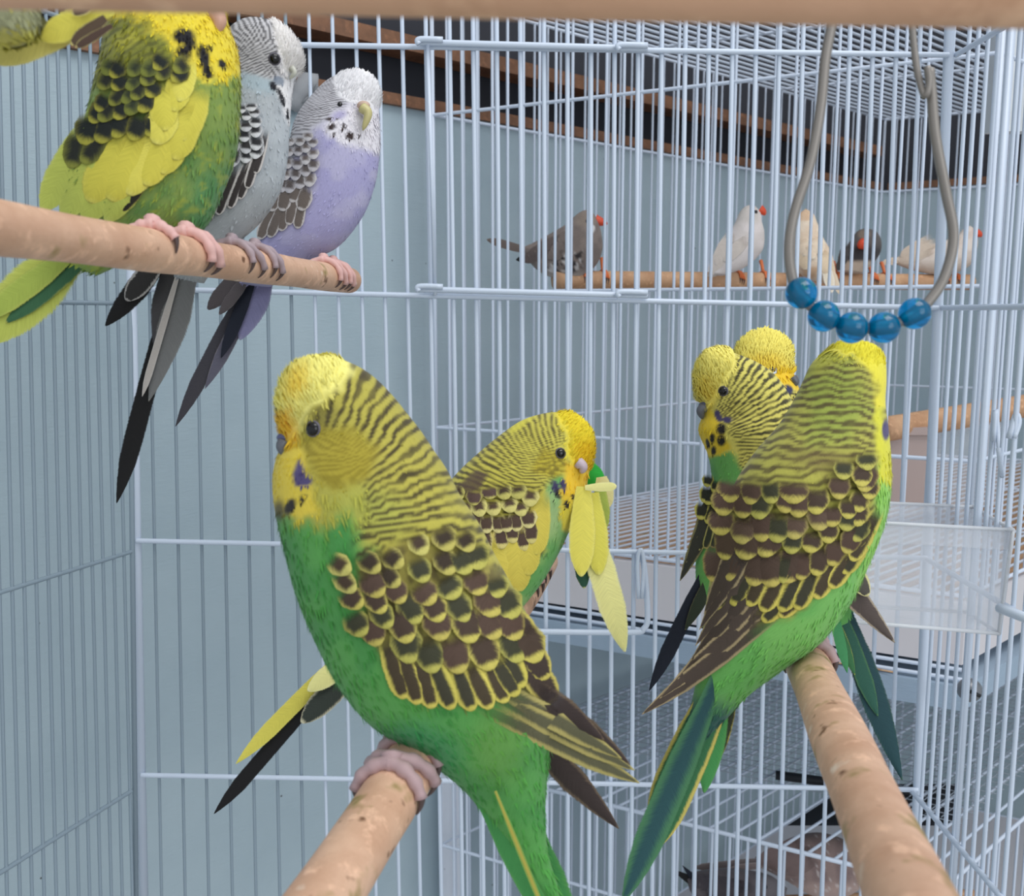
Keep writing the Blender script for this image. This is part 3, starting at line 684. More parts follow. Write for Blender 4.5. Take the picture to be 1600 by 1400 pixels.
f_green = fmat((72, 144, 80), (98, 160, 84), .25, .2); f_teal = fmat((48, 84, 88), (78, 128, 90), .45, .25, 1.)
f_gy = fmat((62, 116, 76), (206, 190, 100), .36, .1, 1.); f_yst = fmat((226, 196, 60), (210, 190, 90), .3, .2)
f_navy = fmat((34, 38, 50), (50, 60, 62), .14, .1); f_black = fmat((30, 29, 30), (44, 42, 42), .12, .1)
f_grey = fmat((120, 120, 120), (150, 146, 140), .2, .1); f_greyd = fmat((76, 74, 76), (120, 116, 114), .12, .06); f_viol = fmat((134, 132, 168), (156, 154, 180), .2, .2)
f_violg = fmat((98, 96, 110), (160, 152, 150), .2, .1)
f_yg = [fmat((188, 196, 92), (206, 210, 112), .2, .2), fmat((168, 184, 84), (198, 202, 104), .2, .2)]
horn = plain('horn_beak', (196, 186, 130), .35); greyb = plain('grey_beak', (96, 98, 104), .35); pinkb = plain('pink_beak', (206, 160, 138), .4)
tanc = plain('tan_cere', (196, 168, 150), .5); bluec = plain('grey_blue_cere', (88, 92, 128), .5); redb = plain('red_beak', (226, 82, 48), .3)

# ------------------------------------------------------------------ 1. large green budgerigar on the lower left perch
def paint5(x, y):
    p = Paint(x, y, (88, 160, 78)); n = vnoise(x, y, 40, 1)
    p.put((66, 140, 70), sstep(.35, .8, n) * .7); p.put((40, 138, 96), blob(x, y, 660, 1175, 60, 45, 20, .5) * .5); p.put((112, 160, 70), blob(x, y, 780, 1165, 40, 60, 0, .6) * .5)
    p.tl[:] = 1.7
    neck = poly(x, y, [(400, 812), (440, 808), (500, 822), (548, 800), (566, 850), (610, 880), (780, 900), (830, 960), (900, 900), (700, 500), (400, 500)], 14, 9)
    p.put((182, 172, 74), neck); p.put((170, 176, 80), neck * blob(x, y, 570, 800, 70, 40, 10, .6) * .7)
    barz = poly(x, y, [(478, 668), (505, 636), (530, 600), (545, 560), (760, 540), (900, 960), (560, 900), (548, 850), (575, 800), (560, 745), (580, 690), (550, 672), (505, 672)], 10, 5)
    b1 = bars(polar(x, y, 455, 840, .072), x, y, 24, 2.0, 5, .12, .5)
    p.put((64, 54, 34), barz * b1 * .95)
    scr = barz * sstep(640, 800, x * .5 + y * .5) ; p.put((212, 204, 88), scr * .25 * (1 - b1))
    cheek = poly(x, y, [(465, 690), (500, 668), (555, 672), (590, 700), (575, 745), (520, 765), (490, 740)], 12, 4)
    p.put((170, 154, 48), cheek * .85); p.put((132, 118, 30), cheek * bars(polar(x, y, 440, 830, .034), x, y, 16, 1.2, 9, .2, .5) * .75)
    cap = poly(x, y, [(400, 690), (446, 690), (470, 660), (482, 640), (520, 610), (548, 585), (560, 540), (400, 520)], 12, 8); p.put((250, 242, 140), cap); p.crest(cap, 1.5, .7, 2.5)
    p.put((246, 208, 40), blob(x, y, 466, 605, 16, 26, 20, .8) * .6 + 0); p.put((238, 184, 30), poly(x, y, [(430, 655), (458, 645), (466, 690), (440, 720)], 10, 3) * .8)
    p.put((70, 64, 38), blob(x, y, 500, 652, 26, 16, -20, .8) * .55)
    chin = poly(x, y, [(420, 712), (450, 690), (470, 700), (480, 745), (490, 770), (500, 800), (470, 812), (420, 800)], 8, 4); p.put((228, 204, 70), chin)
    p.put((84, 74, 118), poly(x, y, [(466, 716), (478, 738), (488, 748), (484, 758), (462, 762), (456, 740)], 3, 2))
    p.put((36, 32, 30), blob(x, y, 453, 792, 8, 14, 25)); p.put((56, 48, 36), blob(x, y, 473, 780, 5, 9, 25)); p.put((62, 60, 40), blob(x, y, 436, 798, 9, 16, 0, .6) * .9)
    und = poly(x, y, [(560, 880), (575, 985), (640, 1085), (720, 1095), (850, 1085), (862, 1040), (800, 920), (740, 850), (640, 850)], 10, 4); p.put((168, 156, 78), und * .95); p.put((72, 60, 44), und * sstep(.5, .62, vnoise(x, y, 13, 77)) * .7); p.bare(und); p.bare(poly(x, y, [(760, 1080), (880, 1080), (880, 1160), (780, 1130)], 6, 2))
    p.tuft(barz, .34, .12); p.tuft(cheek, .3, .1); p.tuft(chin, .9); return p
st5 = [(862, 1452, 884, 1446), (836, 1400, 874, 1392), (806, 1348, 858, 1338), (768, 1290, 852, 1274), (722, 1230, 856, 1204), (648, 1170, 862, 1124), (580, 1128, 858, 1054), (530, 1068, 836, 988), (491, 992, 806, 926), (463, 922, 776, 872), (446, 856, 747, 816), (433, 802, 720, 776), (428, 752, 697, 732), (433, 718, 678, 704), (442, 694, 658, 674), (438, 664, 636, 646), (435, 630, 608, 612), (441, 598, 578, 584), (458, 574, 548, 567), (484, 563, 518, 560), (502, 560)]
b5 = Bird('budgerigar', 'big green budgerigar with swollen yellow forehead, facing the wall, scalloped back turned to us', 'budgerigar', st5, .318, paint5, k=.80, rings=210, seg=150, tufts=14000, tuft_len=.0024, ddepth=(.012, 0))
b5.tail([((836, 1300), (893, 1500), 60, f_green, .336, .340, .5), ((752, 1250), (866, 1460), 34, f_green, .322, .326, .6), ((774, 1236), (850, 1424), 10, fmat((196, 180, 84), (130, 170, 84), .6, .3), .3095, .3215, .9)])
b5.wing([
    dict(n=3, tips=[(1000, 1224), (992, 1204), (972, 1186)], len=(300, 250), w=(30, 34), dir=((.90, .43), (.86, .5)), mat=[f_prim_y], point=.9, name='flight_feather', jit=.01, fan=.0004),
    dict(n=2, tips=[(985, 1196), (945, 1158)], len=(170, 150), w=(44, 48), dir=(.80, .6), mat=[f_dark], point=.8, name='flight_feather', jit=.01, fan=.0004),
    dict(n=3, tips=[(868, 1098), (856, 1062), (838, 1018)], len=(120, 90), w=(44, 40), dir=((.55, .83), (.5, .86)), mat=[fmat((68, 57, 51), (198, 184, 94), .34, .08, .9)], name='flight_feather', jit=.04),
    dict(n=9, tips=[(634, 1094), (668, 1106), (712, 1110), (760, 1110), (800, 1096), (820, 1076)], len=(118, 70), w=(34, 36), dir=((.30, .95), (.50, .86)), mat=f_sec, name='flight_feather', jit=.05),
    dict(n=6, tips=[(642, 1040), (680, 1050), (720, 1054), (770, 1048), (812, 1034), (835, 1040)], len=(66, 66), w=(44, 44), dir=((.2, 1), (.42, .9)), mat=f_cov, jit=.08),
    dict(n=6, tips=[(590, 1012), (640, 1004), (690, 1008), (735, 1012), (780, 1000), (808, 1002)], len=62, w=(40, 44), dir=((.3, 1), (.42, .9)), mat=f_cov),
    dict(n=7, tips=[(572, 984), (620, 978), (672, 968), (720, 972), (768, 966), (796, 962)], len=54, w=(34, 44), dir=((.45, .9), (.4, .9)), mat=f_cov),
    dict(n=7, tips=[(562, 952), (605, 956), (650, 940), (700, 938), (742, 936), (776, 928)], len=46, w=(32, 42), dir=((.6, .8), (.35, .95)), mat=f_cov),
    dict(n=7, tips=[(556, 922), (596, 926), (640, 912), (690, 904), (730, 898), (760, 896)], len=48, w=(30, 40), dir=((.7, .7), (.35, .95)), mat=f_cov + f_small),
    dict(n=6, tips=[(552, 895), (590, 895), (628, 884), (668, 872), (705, 866), (738, 866)], len=46, w=(30, 36), dir=((.8, .6), (.4, .9)), mat=f_small),
], (520, 1020, 780, 1260))
b5.feather('wing_tip', (830, 1150), (968, 1296), 52, f_dark, b5.root, (0, 0), (.338, .346), .9)
b5.eye(489, 670, .0023); b5.beak((444, 690), (440, 699), (443, 712), .0022, greyb); b5.cere(443, 684, .0020, bluec)
b5.foot(LL, tpx(LL, y=1238), M['skin_mauve'], spread=.007, r=.0023, reach=82, leg=.0018, toes=((1, -.5), (1, .9), (-1, -.5), (-1, .9))); b5.foot(LL, tpx(LL, y=1192), M['skin_mauve'], spread=.006, r=.0021, reach=80, leg=.0018)

# ------------------------------------------------------------------ 2. green budgerigar seen from behind on the right perch
def paint7(x, y):
    p = Paint(x, y, (122, 188, 96)); p.put((100, 176, 88), sstep(.4, .8, vnoise(x, y, 40, 2)) * .6); p.tl[:] = 1.6
    p.put((44, 84, 84), sstep(1062, 1120, y - .35 * (x - 1110)) * .95)
    p.put((160, 214, 98), poly(x, y, [(1370, 720), (1400, 720), (1400, 900), (1335, 930), (1352, 860), (1366, 780)], 8, 4) * .7)
    back = poly(x, y, [(1100, 1000), (1240, 960), (1330, 880), (1364, 800), (1368, 730), (1400, 690), (1400, 500), (1230, 500), (1100, 700)], 10, 5)
    p.put((184, 180, 82), back); p.put((132, 158, 66), back * poly(x, y, [(1255, 590), (1330, 560), (1362, 640), (1330, 690), (1260, 700)], 25, 6) * .6)
    yy = y - .0016 * (x - 1290) ** 2 * np.clip((760 - y) / 150, -.6, 1) + .12 * (x - 1290) * sstep(700, 780, y)
    lam = np.interp(y, [540, 640, 800], [9.5, 10.5, 15.]); cum = np.interp(yy, np.arange(480, 1100), np.cumsum(2 * math.pi / np.interp(np.arange(480, 1100), [540, 640, 800], [10.5, 12., 16.])))
    b1 = bars(cum + 1.1 * np.sin(x / 8.5 + 3 * vnoise(x, y, 40, 3)), x, y, 24, 2.4, 15, .05, .55); zone = back * sstep(548, 575, y + .12 * (1330 - x)); p.put((78, 64, 40), zone * b1 * .9)
    p.bare(poly(x, y, [(1060, 1020), (1110, 820), (1150, 770), (1350, 740), (1350, 860), (1290, 950), (1180, 1000), (1080, 1100)], 6, 2))
    p.put((104, 84, 60), back * blob(x, y, 1290, 720, 60, 18, 10, .8) * .5)
    cap = poly(x, y, [(1262, 572), (1300, 548), (1340, 556), (1364, 580), (1370, 606), (1366, 640), (1400, 640), (1400, 520), (1262, 520)], 6, 5); p.put((236, 224, 70), cap); p.crest(cap, 1.6, .7, 2.5)
    p.put((176, 178, 66), poly(x, y, [(1262, 590), (1262, 560), (1300, 548), (1320, 560), (1290, 570)], 6, 3) * .7)
    side = poly(x, y, [(1366, 640), (1378, 640), (1400, 700), (1400, 760), (1376, 745), (1368, 700)], 6, 4); p.put((218, 214, 62), side)
    p.put((80, 72, 112), blob(x, y, 1384, 672, 6, 16, 0)); p.tuft(zone, .34, .15); return p
st7 = [(1048, 1190, 1072, 1198), (1066, 1142, 1108, 1152), (1078, 1108, 1138, 1118), (1088, 1066, 1172, 1082), (1096, 1012, 1222, 1044), (1102, 960, 1280, 1000), (1111, 906, 1322, 945), (1122, 856, 1350, 886), (1135, 802, 1374, 826), (1152, 752, 1386, 770), (1182, 706, 1387, 715), (1215, 668, 1384, 670), (1238, 632, 1380, 630), (1254, 600, 1382, 594), (1270, 567, 1380, 566), (1294, 546, 1366, 548), (1318, 537, 1346, 539), (1332, 535)]
b7 = Bird('budgerigar', 'green budgerigar with its brown scalloped back squarely to us, on the stained branch perch', 'budgerigar', st7, .385, paint7, k=.84, rings=190, seg=140, tufts=13000, tuft_len=.0023)
b7.tail([((1108, 1070), (1012, 1272), 34, f_gy, .383, .386, .7), ((1140, 1070), (1032, 1322), 36, f_gy, .381, .384, .7), ((1148, 1070), (1110, 1206), 30, fmat((60, 64, 48), (220, 200, 80), .24, .08), .3915, .3915, .7), ((1128, 1060), (1100, 1240), 44, f_green, .3820, .3840, .7), ((1122, 1060), (972, 1412), 50, f_teal, .3775, .3800, .8)])
b7.wing([
    dict(n=7, tips=[(1002, 1117), (1030, 1092), (1058, 1062), (1078, 1034), (1086, 1010), (1092, 985), (1100, 960)], len=(300, 150), w=(30, 36), dir=((-.80, .6), (-.45, .9)), mat=f_prim, point=1.0, name='flight_feather', jit=.01, fan=.0002),
    dict(n=2, tips=[(1190, 975), (1215, 965)], len=(80, 70), w=24, dir=(-.7, .7), mat=f_sec, name='flight_feather'),
    dict(n=11, tips=[(1118, 955), (1160, 945), (1200, 958), (1245, 952), (1290, 925), (1322, 890), (1338, 858)], len=(80, 76), w=(34, 26), dir=((-.42, .9), (-.5, .86)), mat=f_sec, name='flight_feather', jit=.05),
    dict(n=5, tips=[(1112, 905), (1140, 912), (1172, 908), (1205, 916), (1228, 910)], len=66, w=(38, 44), dir=(-.2, 1), mat=[fmat((82, 66, 56), (204, 188, 100), .42, .12, .6)]),
    dict(n=7, tips=[(1200, 914), (1228, 912), (1258, 906), (1288, 892), (1315, 868), (1334, 846)], len=50, w=(30, 28), dir=((-.15, 1), (-.35, .9)), mat=f_cov, jit=.06),
    dict(n=3, tips=[(1132, 872), (1166, 872), (1206, 880)], len=72, w=(44, 54), dir=(-.2, 1), mat=[fmat((84, 68, 56), (208, 194, 102), .38, .12, .6)]),
    dict(n=5, tips=[(1232, 872), (1262, 868), (1292, 852), (1318, 836), (1342, 820)], len=42, w=34, dir=(-.1, 1), mat=f_cov),
    dict(n=6, tips=[(1128, 838), (1162, 846), (1200, 842), (1236, 842), (1280, 832)], len=50, w=42, dir=(-.1, 1), mat=[fmat((96, 78, 66), (200, 186, 104), .46, .16, .6)] + f_cov),
    dict(n=4, tips=[(1298, 822), (1320, 812), (1342, 798), (1356, 782)], len=36, w=30, dir=(-.15, 1), mat=f_cov),
    dict(n=8, tips=[(1136, 806), (1172, 814), (1212, 808), (1252, 806), (1300, 795), (1352, 768)], len=46, w=36, dir=(-.05, 1), mat=f_cov),
    dict(n=4, tips=[(1140, 784), (1172, 790), (1206, 788), (1240, 790)], len=44, w=38, dir=(0, 1), mat=f_cov),
    dict(n=3, tips=[(1320, 760), (1342, 756), (1362, 738)], len=36, w=30, dir=(0, 1), mat=f_cov),
], (985, 1400, 700, 1140))
b7.foot(RR, tpx(RR, y=1040), M['skin_mauve'], spread=.006, r=.0023, leg=.0018, reach=78); b7.foot(RR, tpx(RR, y=1022), M['skin_mauve'], spread=.004, r=.0022, leg=.0018, reach=80)

# ------------------------------------------------------------------ 3. preening budgerigar in the middle
def paint6(x, y):
    p = Paint(x, y, (104, 170, 90)); p.put((150, 190, 110), sstep(.4, .8, vnoise(x, y, 22, 2)) * .6); p.put((176, 200, 140), blob(x, y, 858, 800, 22, 40, 0, .6) * .7); p.tl[:] = 1.2
    up = poly(x, y, [(560, 980), (690, 860), (850, 860), (846, 790), (862, 742), (960, 760), (960, 600), (560, 600)], 8, 5); p.put((206, 196, 84), up)
    z = poly(x, y, [(640, 900), (850, 870), (836, 780), (868, 745), (900, 735), (870, 700), (882, 690), (876, 655), (850, 640), (640, 700)], 6, 4)
    b1 = bars(polar(x, y, 884, 800, .062), x, y, 18, 1.6, 25, .12, .5); p.put((66, 56, 34), z * b1 * .92)
    p.put((232, 222, 74), poly(x, y, [(792, 668), (815, 650), (842, 646), (822, 662), (800, 676)], 5, 3) * .8)
    cap = poly(x, y, [(858, 636), (880, 662), (888, 690), (888, 712), (905, 742), (940, 740), (940, 630)], 5, 4); p.put((240, 218, 60), cap); p.put((240, 196, 40), blob(x, y, 912, 712, 16, 20, 0, .6) * .7); p.crest(cap, 1.6, .8, 3)
    chk = poly(x, y, [(830, 735), (850, 700), (876, 712), (892, 730), (868, 748)], 6, 3); p.put((186, 168, 44), chk * .7); p.put((96, 84, 34), chk * bars(polar(x, y, 900, 770, .045), x, y, 12, 1.2, 31, .1) * .7)
    bib = poly(x, y, [(884, 722), (930, 735), (920, 790), (900, 830), (880, 826), (876, 770)], 5, 4); p.put((238, 196, 52), bib); p.put((226, 208, 66), bib * sstep(765, 800, y))
    for cx, cy, rx, ry, c in ((868, 762, 6, 12, (62, 58, 92)), (880, 757, 5, 10, (70, 64, 98)), (886, 788, 5, 7, (44, 36, 28)), (896, 777, 3, 6, (44, 36, 28)), (872, 772, 4, 8, (40, 36, 44))): p.put(c, blob(x, y, cx, cy, rx, ry, -15))
    p.put((92, 74, 62), poly(x, y, [(712, 758), (745, 735), (766, 738), (750, 765), (720, 778)], 3, 2) * .9); p.tuft(z, .34, .15); return p
st6 = [(552, 990, 596, 1050), (600, 922, 690, 1032), (640, 852, 775, 990), (667, 802, 838, 922), (692, 766, 870, 870), (717, 736, 892, 825), (746, 709, 914, 786), (781, 680, 918, 752), (815, 657, 924, 722), (850, 646, 927, 697), (882, 644, 921, 672), (902, 652)]
b6 = Bird('budgerigar', 'preening yellow-headed green budgerigar pulling a cream feather, at the far end of the branch', 'budgerigar', st6, .437, paint6, k=.72, rings=170, seg=120, tufts=9000, tuft_len=.0022)
b6.tail([((560, 1010), (334, 1272), 24, f_black, 0.4300, 0.4250, .9), ((560, 1000), (368, 1194), 26, fmat((226, 214, 96), (236, 228, 130), .2), 0.4285, 0.4235, .9), ((570, 1030), (470, 1130), 40, fmat((60, 66, 60), (230, 222, 190), .26), 0.4275, 0.4225, .5), ((575, 1010), (480, 1080), 34, f_pale, 0.4265, 0.4215, .5)])
b6.wing([
    dict(n=5, tips=[(770, 985), (790, 955), (812, 925), (826, 900), (838, 868)], len=(150, 110), w=(40, 34), dir=((.25, 1), (-.1, 1)), mat=[fmat((226, 208, 92), (236, 222, 110), .2, .2)], name='flight_feather', jit=.03),
    dict(n=6, tips=[(742, 862), (762, 862), (782, 860), (802, 850), (820, 862), (830, 850)], len=40, w=24, dir=(.1, 1), mat=[fmat((88, 70, 62), (226, 212, 134), .56, .10, .6)], jit=.08),
    dict(n=6, tips=[(735, 832), (760, 836), (785, 834), (808, 832), (832, 826)], len=32, w=26, dir=(.12, 1), mat=[fmat((88, 70, 60), (230, 218, 150), 0.4350, .1)]),
    dict(n=6, tips=[(728, 808), (755, 808), (785, 806), (810, 808), (830, 800)], len=28, w=26, dir=(.15, 1), mat=[fmat((88, 70, 58), (222, 212, 130), .70, .12, .55)]),
    dict(n=5, tips=[(722, 784), (750, 786), (780, 784), (808, 786)], len=26, w=26, dir=(.2, 1), mat=f_small + [fmat((96, 76, 70), (206, 196, 110), .3)]),
], (640, 880, 720, 1010))
fa = b6.feather('raised_wing', (906, 770), (977, 1020), 46, f_pale, b6.root, (0, 0), (0.4270, 0.4270), .7); fa['label'] = 'pale yellow flight feathers hanging below the beak'
for a, b_, w_, m_, d_ in (((912, 760), (908, 902), 44, fmat((238, 226, 104), (244, 236, 140), .2, .2), 0.4245), ((925, 770), (936, 900), 42, fmat((232, 222, 96), (240, 234, 140), .2, .2), 0.4255), ((905, 850), (913, 920), 26, fmat((52, 90, 72), (206, 206, 140), .2, .08), 0.4295), ((925, 820), (956, 905), 22, fmat((44, 84, 66), (60, 96, 70), .15), 0.4305), ((938, 760), (940, 838), 30, f_yg[1], 0.4310)):
    b6.feather('flight_feather', a, b_, w_, m_, fa, (0, 0), (d_, d_), .5)
b6.feather('green_covert', (908, 715), (946, 772), 34, fmat((52, 178, 70), (150, 200, 90), .16), b6.root, (0, 0), (0.4430, 0.4430), .4)
b6.feather('cream_feather', (914, 762), (964, 760), 15, f_pale, b6.root, (0, 0), (0.4230, 0.4210), .3); b6.feather('cream_feather', (940, 745), (948, 796), 32, fmat((226, 214, 150), (238, 228, 170), .2, .2), b6.root, (0, 0), (0.4355, 0.4355), .3)
b6.eye(876, 708, .0021); b6.beak((903, 722), (911, 730), (908, 740), .0026, plain('lilac_beak', (196, 178, 186), .4)); b6.cere(905, 722, .0022, plain('lilac_cere', (190, 176, 196), .5))
b6.foot(LL, tpx(LL, y=905), M['skin_pink'], r=.0017, leg=.0018, reach=60); b6.foot(LL, tpx(LL, y=925), M['skin_pink'], r=.0017, leg=.0018, reach=60)

# ------------------------------------------------------------------ 4. green budgerigar with spiky yellow forehead and throat spots
def paint8(x, y):
    p = Paint(x, y, (104, 168, 88)); p.put((84, 152, 78), sstep(.4, .8, vnoise(x, y, 22, 2)) * .6); p.tl[:] = 1.3
    up = poly(x, y, [(1060, 700), (1140, 705), (1165, 735), (1160, 800), (1300, 830), (1300, 500), (1060, 500)], 6, 5); p.put((222, 210, 104), up)
    z = poly(x, y, [(1120, 628), (1128, 608), (1148, 585), (1150, 548), (1300, 540), (1300, 800), (1165, 790), (1160, 740), (1150, 690), (1120, 650)], 5, 4)
    b1 = bars(polar(x, y, 1098, 690, .078), x, y, 13, 1.6, 35, .05, .4); p.put((44, 40, 30), z * b1 * .95)
    chk = poly(x, y, [(1112, 640), (1150, 622), (1165, 650), (1140, 672), (1118, 652)], 6, 3); p.put((120, 108, 40), chk * bars(polar(x, y, 1090, 690, .05), x, y, 10, 1.2, 38, 0.) * .6)
    cap = poly(x, y, [(1080, 540), (1150, 540), (1146, 578), (1130, 600), (1118, 615), (1108, 632), (1080, 632)], 5, 4); p.put((252, 240, 130), cap); p.crest(cap, 2.6, 1.2, 5)
    p.put((236, 202, 50), blob(x, y, 1108, 612, 14, 18, 0, .7) * .5)
    bib = poly(x, y, [(1080, 645), (1110, 636), (1125, 660), (1140, 700), (1110, 716), (1085, 690)], 4, 3); p.put((226, 196, 50), bib); p.tuft(bib, 1.1)
    for cx, cy, rx, ry, c, an in ((1122, 650, 5, 10, (66, 58, 96), -20), (1136, 656, 8, 5, (66, 58, 96), 0), (1127, 670, 8, 9, (36, 32, 34), 0), (1127, 688, 7, 9, (30, 27, 26), 0), (1113, 685, 4, 8, (34, 30, 26), 0), (1115, 704, 4, 7, (30, 27, 26), 0), (1106, 693, 3, 8, (34, 30, 26), -15)): p.put(c, blob(x, y, cx, cy, rx, ry, an))
    p.tuft(z, .34, .15); return p
st8 = [(1088, 935, 1130, 942), (1088, 862, 1170, 880), (1100, 802, 1212, 812), (1112, 752, 1238, 760), (1107, 712, 1248, 716), (1092, 674, 1250, 680), (1097, 648, 1244, 650), (1091, 614, 1233, 620), (1090, 582, 1214, 591), (1100, 560, 1188, 570), (1118, 550, 1158, 556), (1137, 549)]
b8 = Bird('budgerigar', 'green budgerigar with spiky yellow forehead and black throat spots, tucked behind the back-turned one', 'budgerigar', st8, .465, paint8, k=.72, rings=160, seg=120, tufts=9000, tuft_len=.0021)
b8.tail([((1120, 860), (1014, 1080), 26, f_navy, .462, .462, .9), ((1130, 870), (1070, 985), 22, fmat((50, 58, 46), (120, 112, 80), .2), .4605, .4605, .8)])
b8.wing([
    dict(n=4, tips=[(1062, 908), (1072, 880), (1080, 860), (1088, 842)], len=(150, 100), w=(26, 22), dir=((-.42, .9), (-.35, .93)), mat=[fmat((58, 58, 52), (128, 122, 84), .30, .07, 1.)], point=.9, name='flight_feather', jit=.02),
    dict(n=6, tips=[(1092, 860), (1104, 858), (1118, 856), (1130, 850), (1142, 845)], len=(70, 60), w=14, dir=(-.3, 1), mat=[fmat((54, 58, 46), (168, 160, 96), .42, .08, 1.)], name='flight_feather', jit=.04),
    dict(n=5, tips=[(1092, 815), (1106, 822), (1120, 826), (1134, 824)], len=34, w=18, dir=(-.25, 1), mat=[fmat((44, 44, 36), (196, 188, 96), .5, .1, .7)]),
    dict(n=4, tips=[(1098, 788), (1112, 794), (1126, 796)], len=30, w=18, dir=(-.2, 1), mat=[fmat((40, 42, 34), (188, 180, 92), .5, .1, .7)]),
    dict(n=3, tips=[(1104, 764), (1114, 770), (1124, 774)], len=26, w=16, dir=(-.2, 1), mat=[fmat((40, 42, 34), (176, 170, 86), .5, .1, .7)]),
], (1040, 1200, 720, 930))
b8.eye(1130, 611, .0021); b8.beak((1100, 636), (1095, 643), (1098, 655), .0026, greyb); b8.cere(1100, 634, .0024, bluec)

# ------------------------------------------------------------------ 5. budgerigar with round yellow forehead peering over
def paint9(x, y):
    p = Paint(x, y, (96, 164, 84)); p.tl[:] = 1.2
    p.put((216, 204, 96), poly(x, y, [(1100, 740), (1400, 740), (1400, 500), (1100, 500)], 8, 4)); p.put((46, 42, 30), poly(x, y, [(1140, 590), (1192, 585), (1215, 610), (1400, 620), (1400, 800), (1140, 800)], 5, 3) * bars(polar(x, y, 1240, 640, .08), x, y, 14, 1.5, 45))
    cap = poly(x, y, [(1150, 592), (1240, 588), (1250, 500), (1140, 500)], 6, 4); p.put((246, 232, 118), cap); p.put((238, 206, 70), blob(x, y, 1195, 580, 30, 18, 0, .6) * .8); p.crest(cap, 2.8, 1.3, 5)
    fc = poly(x, y, [(1208, 584), (1250, 580), (1250, 612), (1222, 600)], 4, 2); p.put((236, 196, 44), fc); p.put((50, 52, 86), blob(x, y, 1232, 608, 8, 6, 40)); return p
st9 = [(1285, 985, 1332, 965), (1252, 930, 1336, 900), (1215, 850, 1325, 830), (1180, 760, 1310, 750), (1160, 690, 1290, 685), (1150, 640, 1262, 635), (1149, 600, 1246, 603), (1150, 566, 1236, 569), (1157, 541, 1232, 544), (1174, 525, 1217, 527), (1196, 519)]
b9 = Bird('budgerigar', 'budgerigar with round pale yellow forehead tuft peering over the spotted-throat one', 'budgerigar', st9, .54, paint9, k=.66, ddepth=(-.052, 0), rings=140, seg=110, tufts=8000, tuft_len=.0021)
b9.tail([((1310, 930), (1410, 1220), 44, fmat((42, 72, 78), (64, 96, 70), .2), 0.4850, 0.4850, .95), ((1302, 930), (1372, 1120), 28, fmat((50, 92, 78), (80, 120, 80), .3), 0.4835, 0.4835, .8), ((1296, 950), (1336, 1055), 20, fmat((60, 110, 70), (190, 190, 90), .2), 0.4820, 0.4820, .8), ((1296, 930), (1324, 1052), 18, fmat((70, 140, 90), (80, 150, 90), .2), 0.4810, 0.4810, .8)])
w9 = b9.feather('wing', (1290, 880), (1399, 1005), 44, fmat((88, 78, 74), (164, 150, 130), .24, .05, 1.), b9.root, (0, 0), (0.4770, 0.4730), .9)
b9.feather('flight_feather', (1312, 860), (1357, 932), 34, fmat((84, 80, 74), (214, 206, 150), .24, .05, 1.), w9, (0, 0), (0.4750, 0.4710), .4)
b9.eye(1207, 578, .0022, True, True); b9.beak((1238, 590), (1243, 597), (1240, 604), .0024, greyb)

# ------------------------------------------------------------------ 6. yellow-winged budgerigar on the upper perch
def paint2(x, y):
    p = Paint(x, y, (124, 148, 74)); n = vnoise(x, y, 28, 2); p.put((92, 132, 72), sstep(.3, .8, n) * .8 * sstep(160, 260, y)); p.put((70, 138, 92), poly(x, y, [(300, 270), (380, 250), (340, 380), (290, 380)], 25, 8) * .7); p.put((168, 174, 60), sstep(.62, .8, vnoise(x, y, 9, 8)) * .5); p.tl[:] = 1.4
    hd = poly(x, y, [(140, -120), (400, -120), (400, 110), (345, 128), (310, 118), (280, 100), (262, 72), (225, 40), (140, 30)], 10, 6); p.put((232, 210, 62), hd)
    nk = poly(x, y, [(140, 20), (220, 30), (262, 70), (280, 100), (270, 125), (140, 130)], 12, 8); p.put((130, 132, 48), nk); p.put((188, 182, 62), nk * blob(x, y, 200, 60, 24, 12, -20, .7) * .7); p.put((62, 64, 34), nk * bars((x * .6 + y) / 13 * 6.28, x, y, 16, 2.2, 55, .3) * .6)
    p.put((224, 196, 40), hd * sstep(.55, .8, vnoise(x, y, 7, 4)) * .5)
    for cx, cy, rx, ry, a in ((287, 56, 17, 12, 0), (296, 68, 9, 14, 10), (286, 85, 12, 14, -20), (318, 88, 9, 20, -15), (325, 112, 8, 12, -25), (328, 74, 4, 5, 0), (347, 100, 6, 8, -30)): p.put((32, 30, 34), blob(x, y, cx, cy, rx, ry, a))
    p.put((226, 210, 70), blob(x, y, 324, 127, 9, 3, -10)); p.tuft(hd, .9, .3); return p
st2 = [(85, 398, 150, 430), (96, 348, 236, 388), (108, 290, 312, 358), (126, 235, 346, 296), (140, 186, 367, 236), (150, 142, 373, 172), (160, 96, 374, 116), (168, 50, 369, 72), (174, 10, 356, 38), (180, -26, 350, 2), (194, -62, 342, -36), (228, -90, 312, -78), (270, -96)]
b2 = Bird('budgerigar', 'yellow-winged olive budgerigar with bold black throat marks on the upper perch', 'budgerigar', st2, .345, paint2, k=.74, rings=170, seg=120, tufts=10000, tuft_len=.0024)
b2.tail([((130, 380), (-40, 540), 96, f_yg[0], .36, .36, .5), ((150, 388), (8, 505), 34, fmat((62, 104, 72), (190, 190, 90), .2), .3585, .3585, .7), ((120, 390), (-30, 500), 40, f_yg[1], .3575, .3575, .6)])
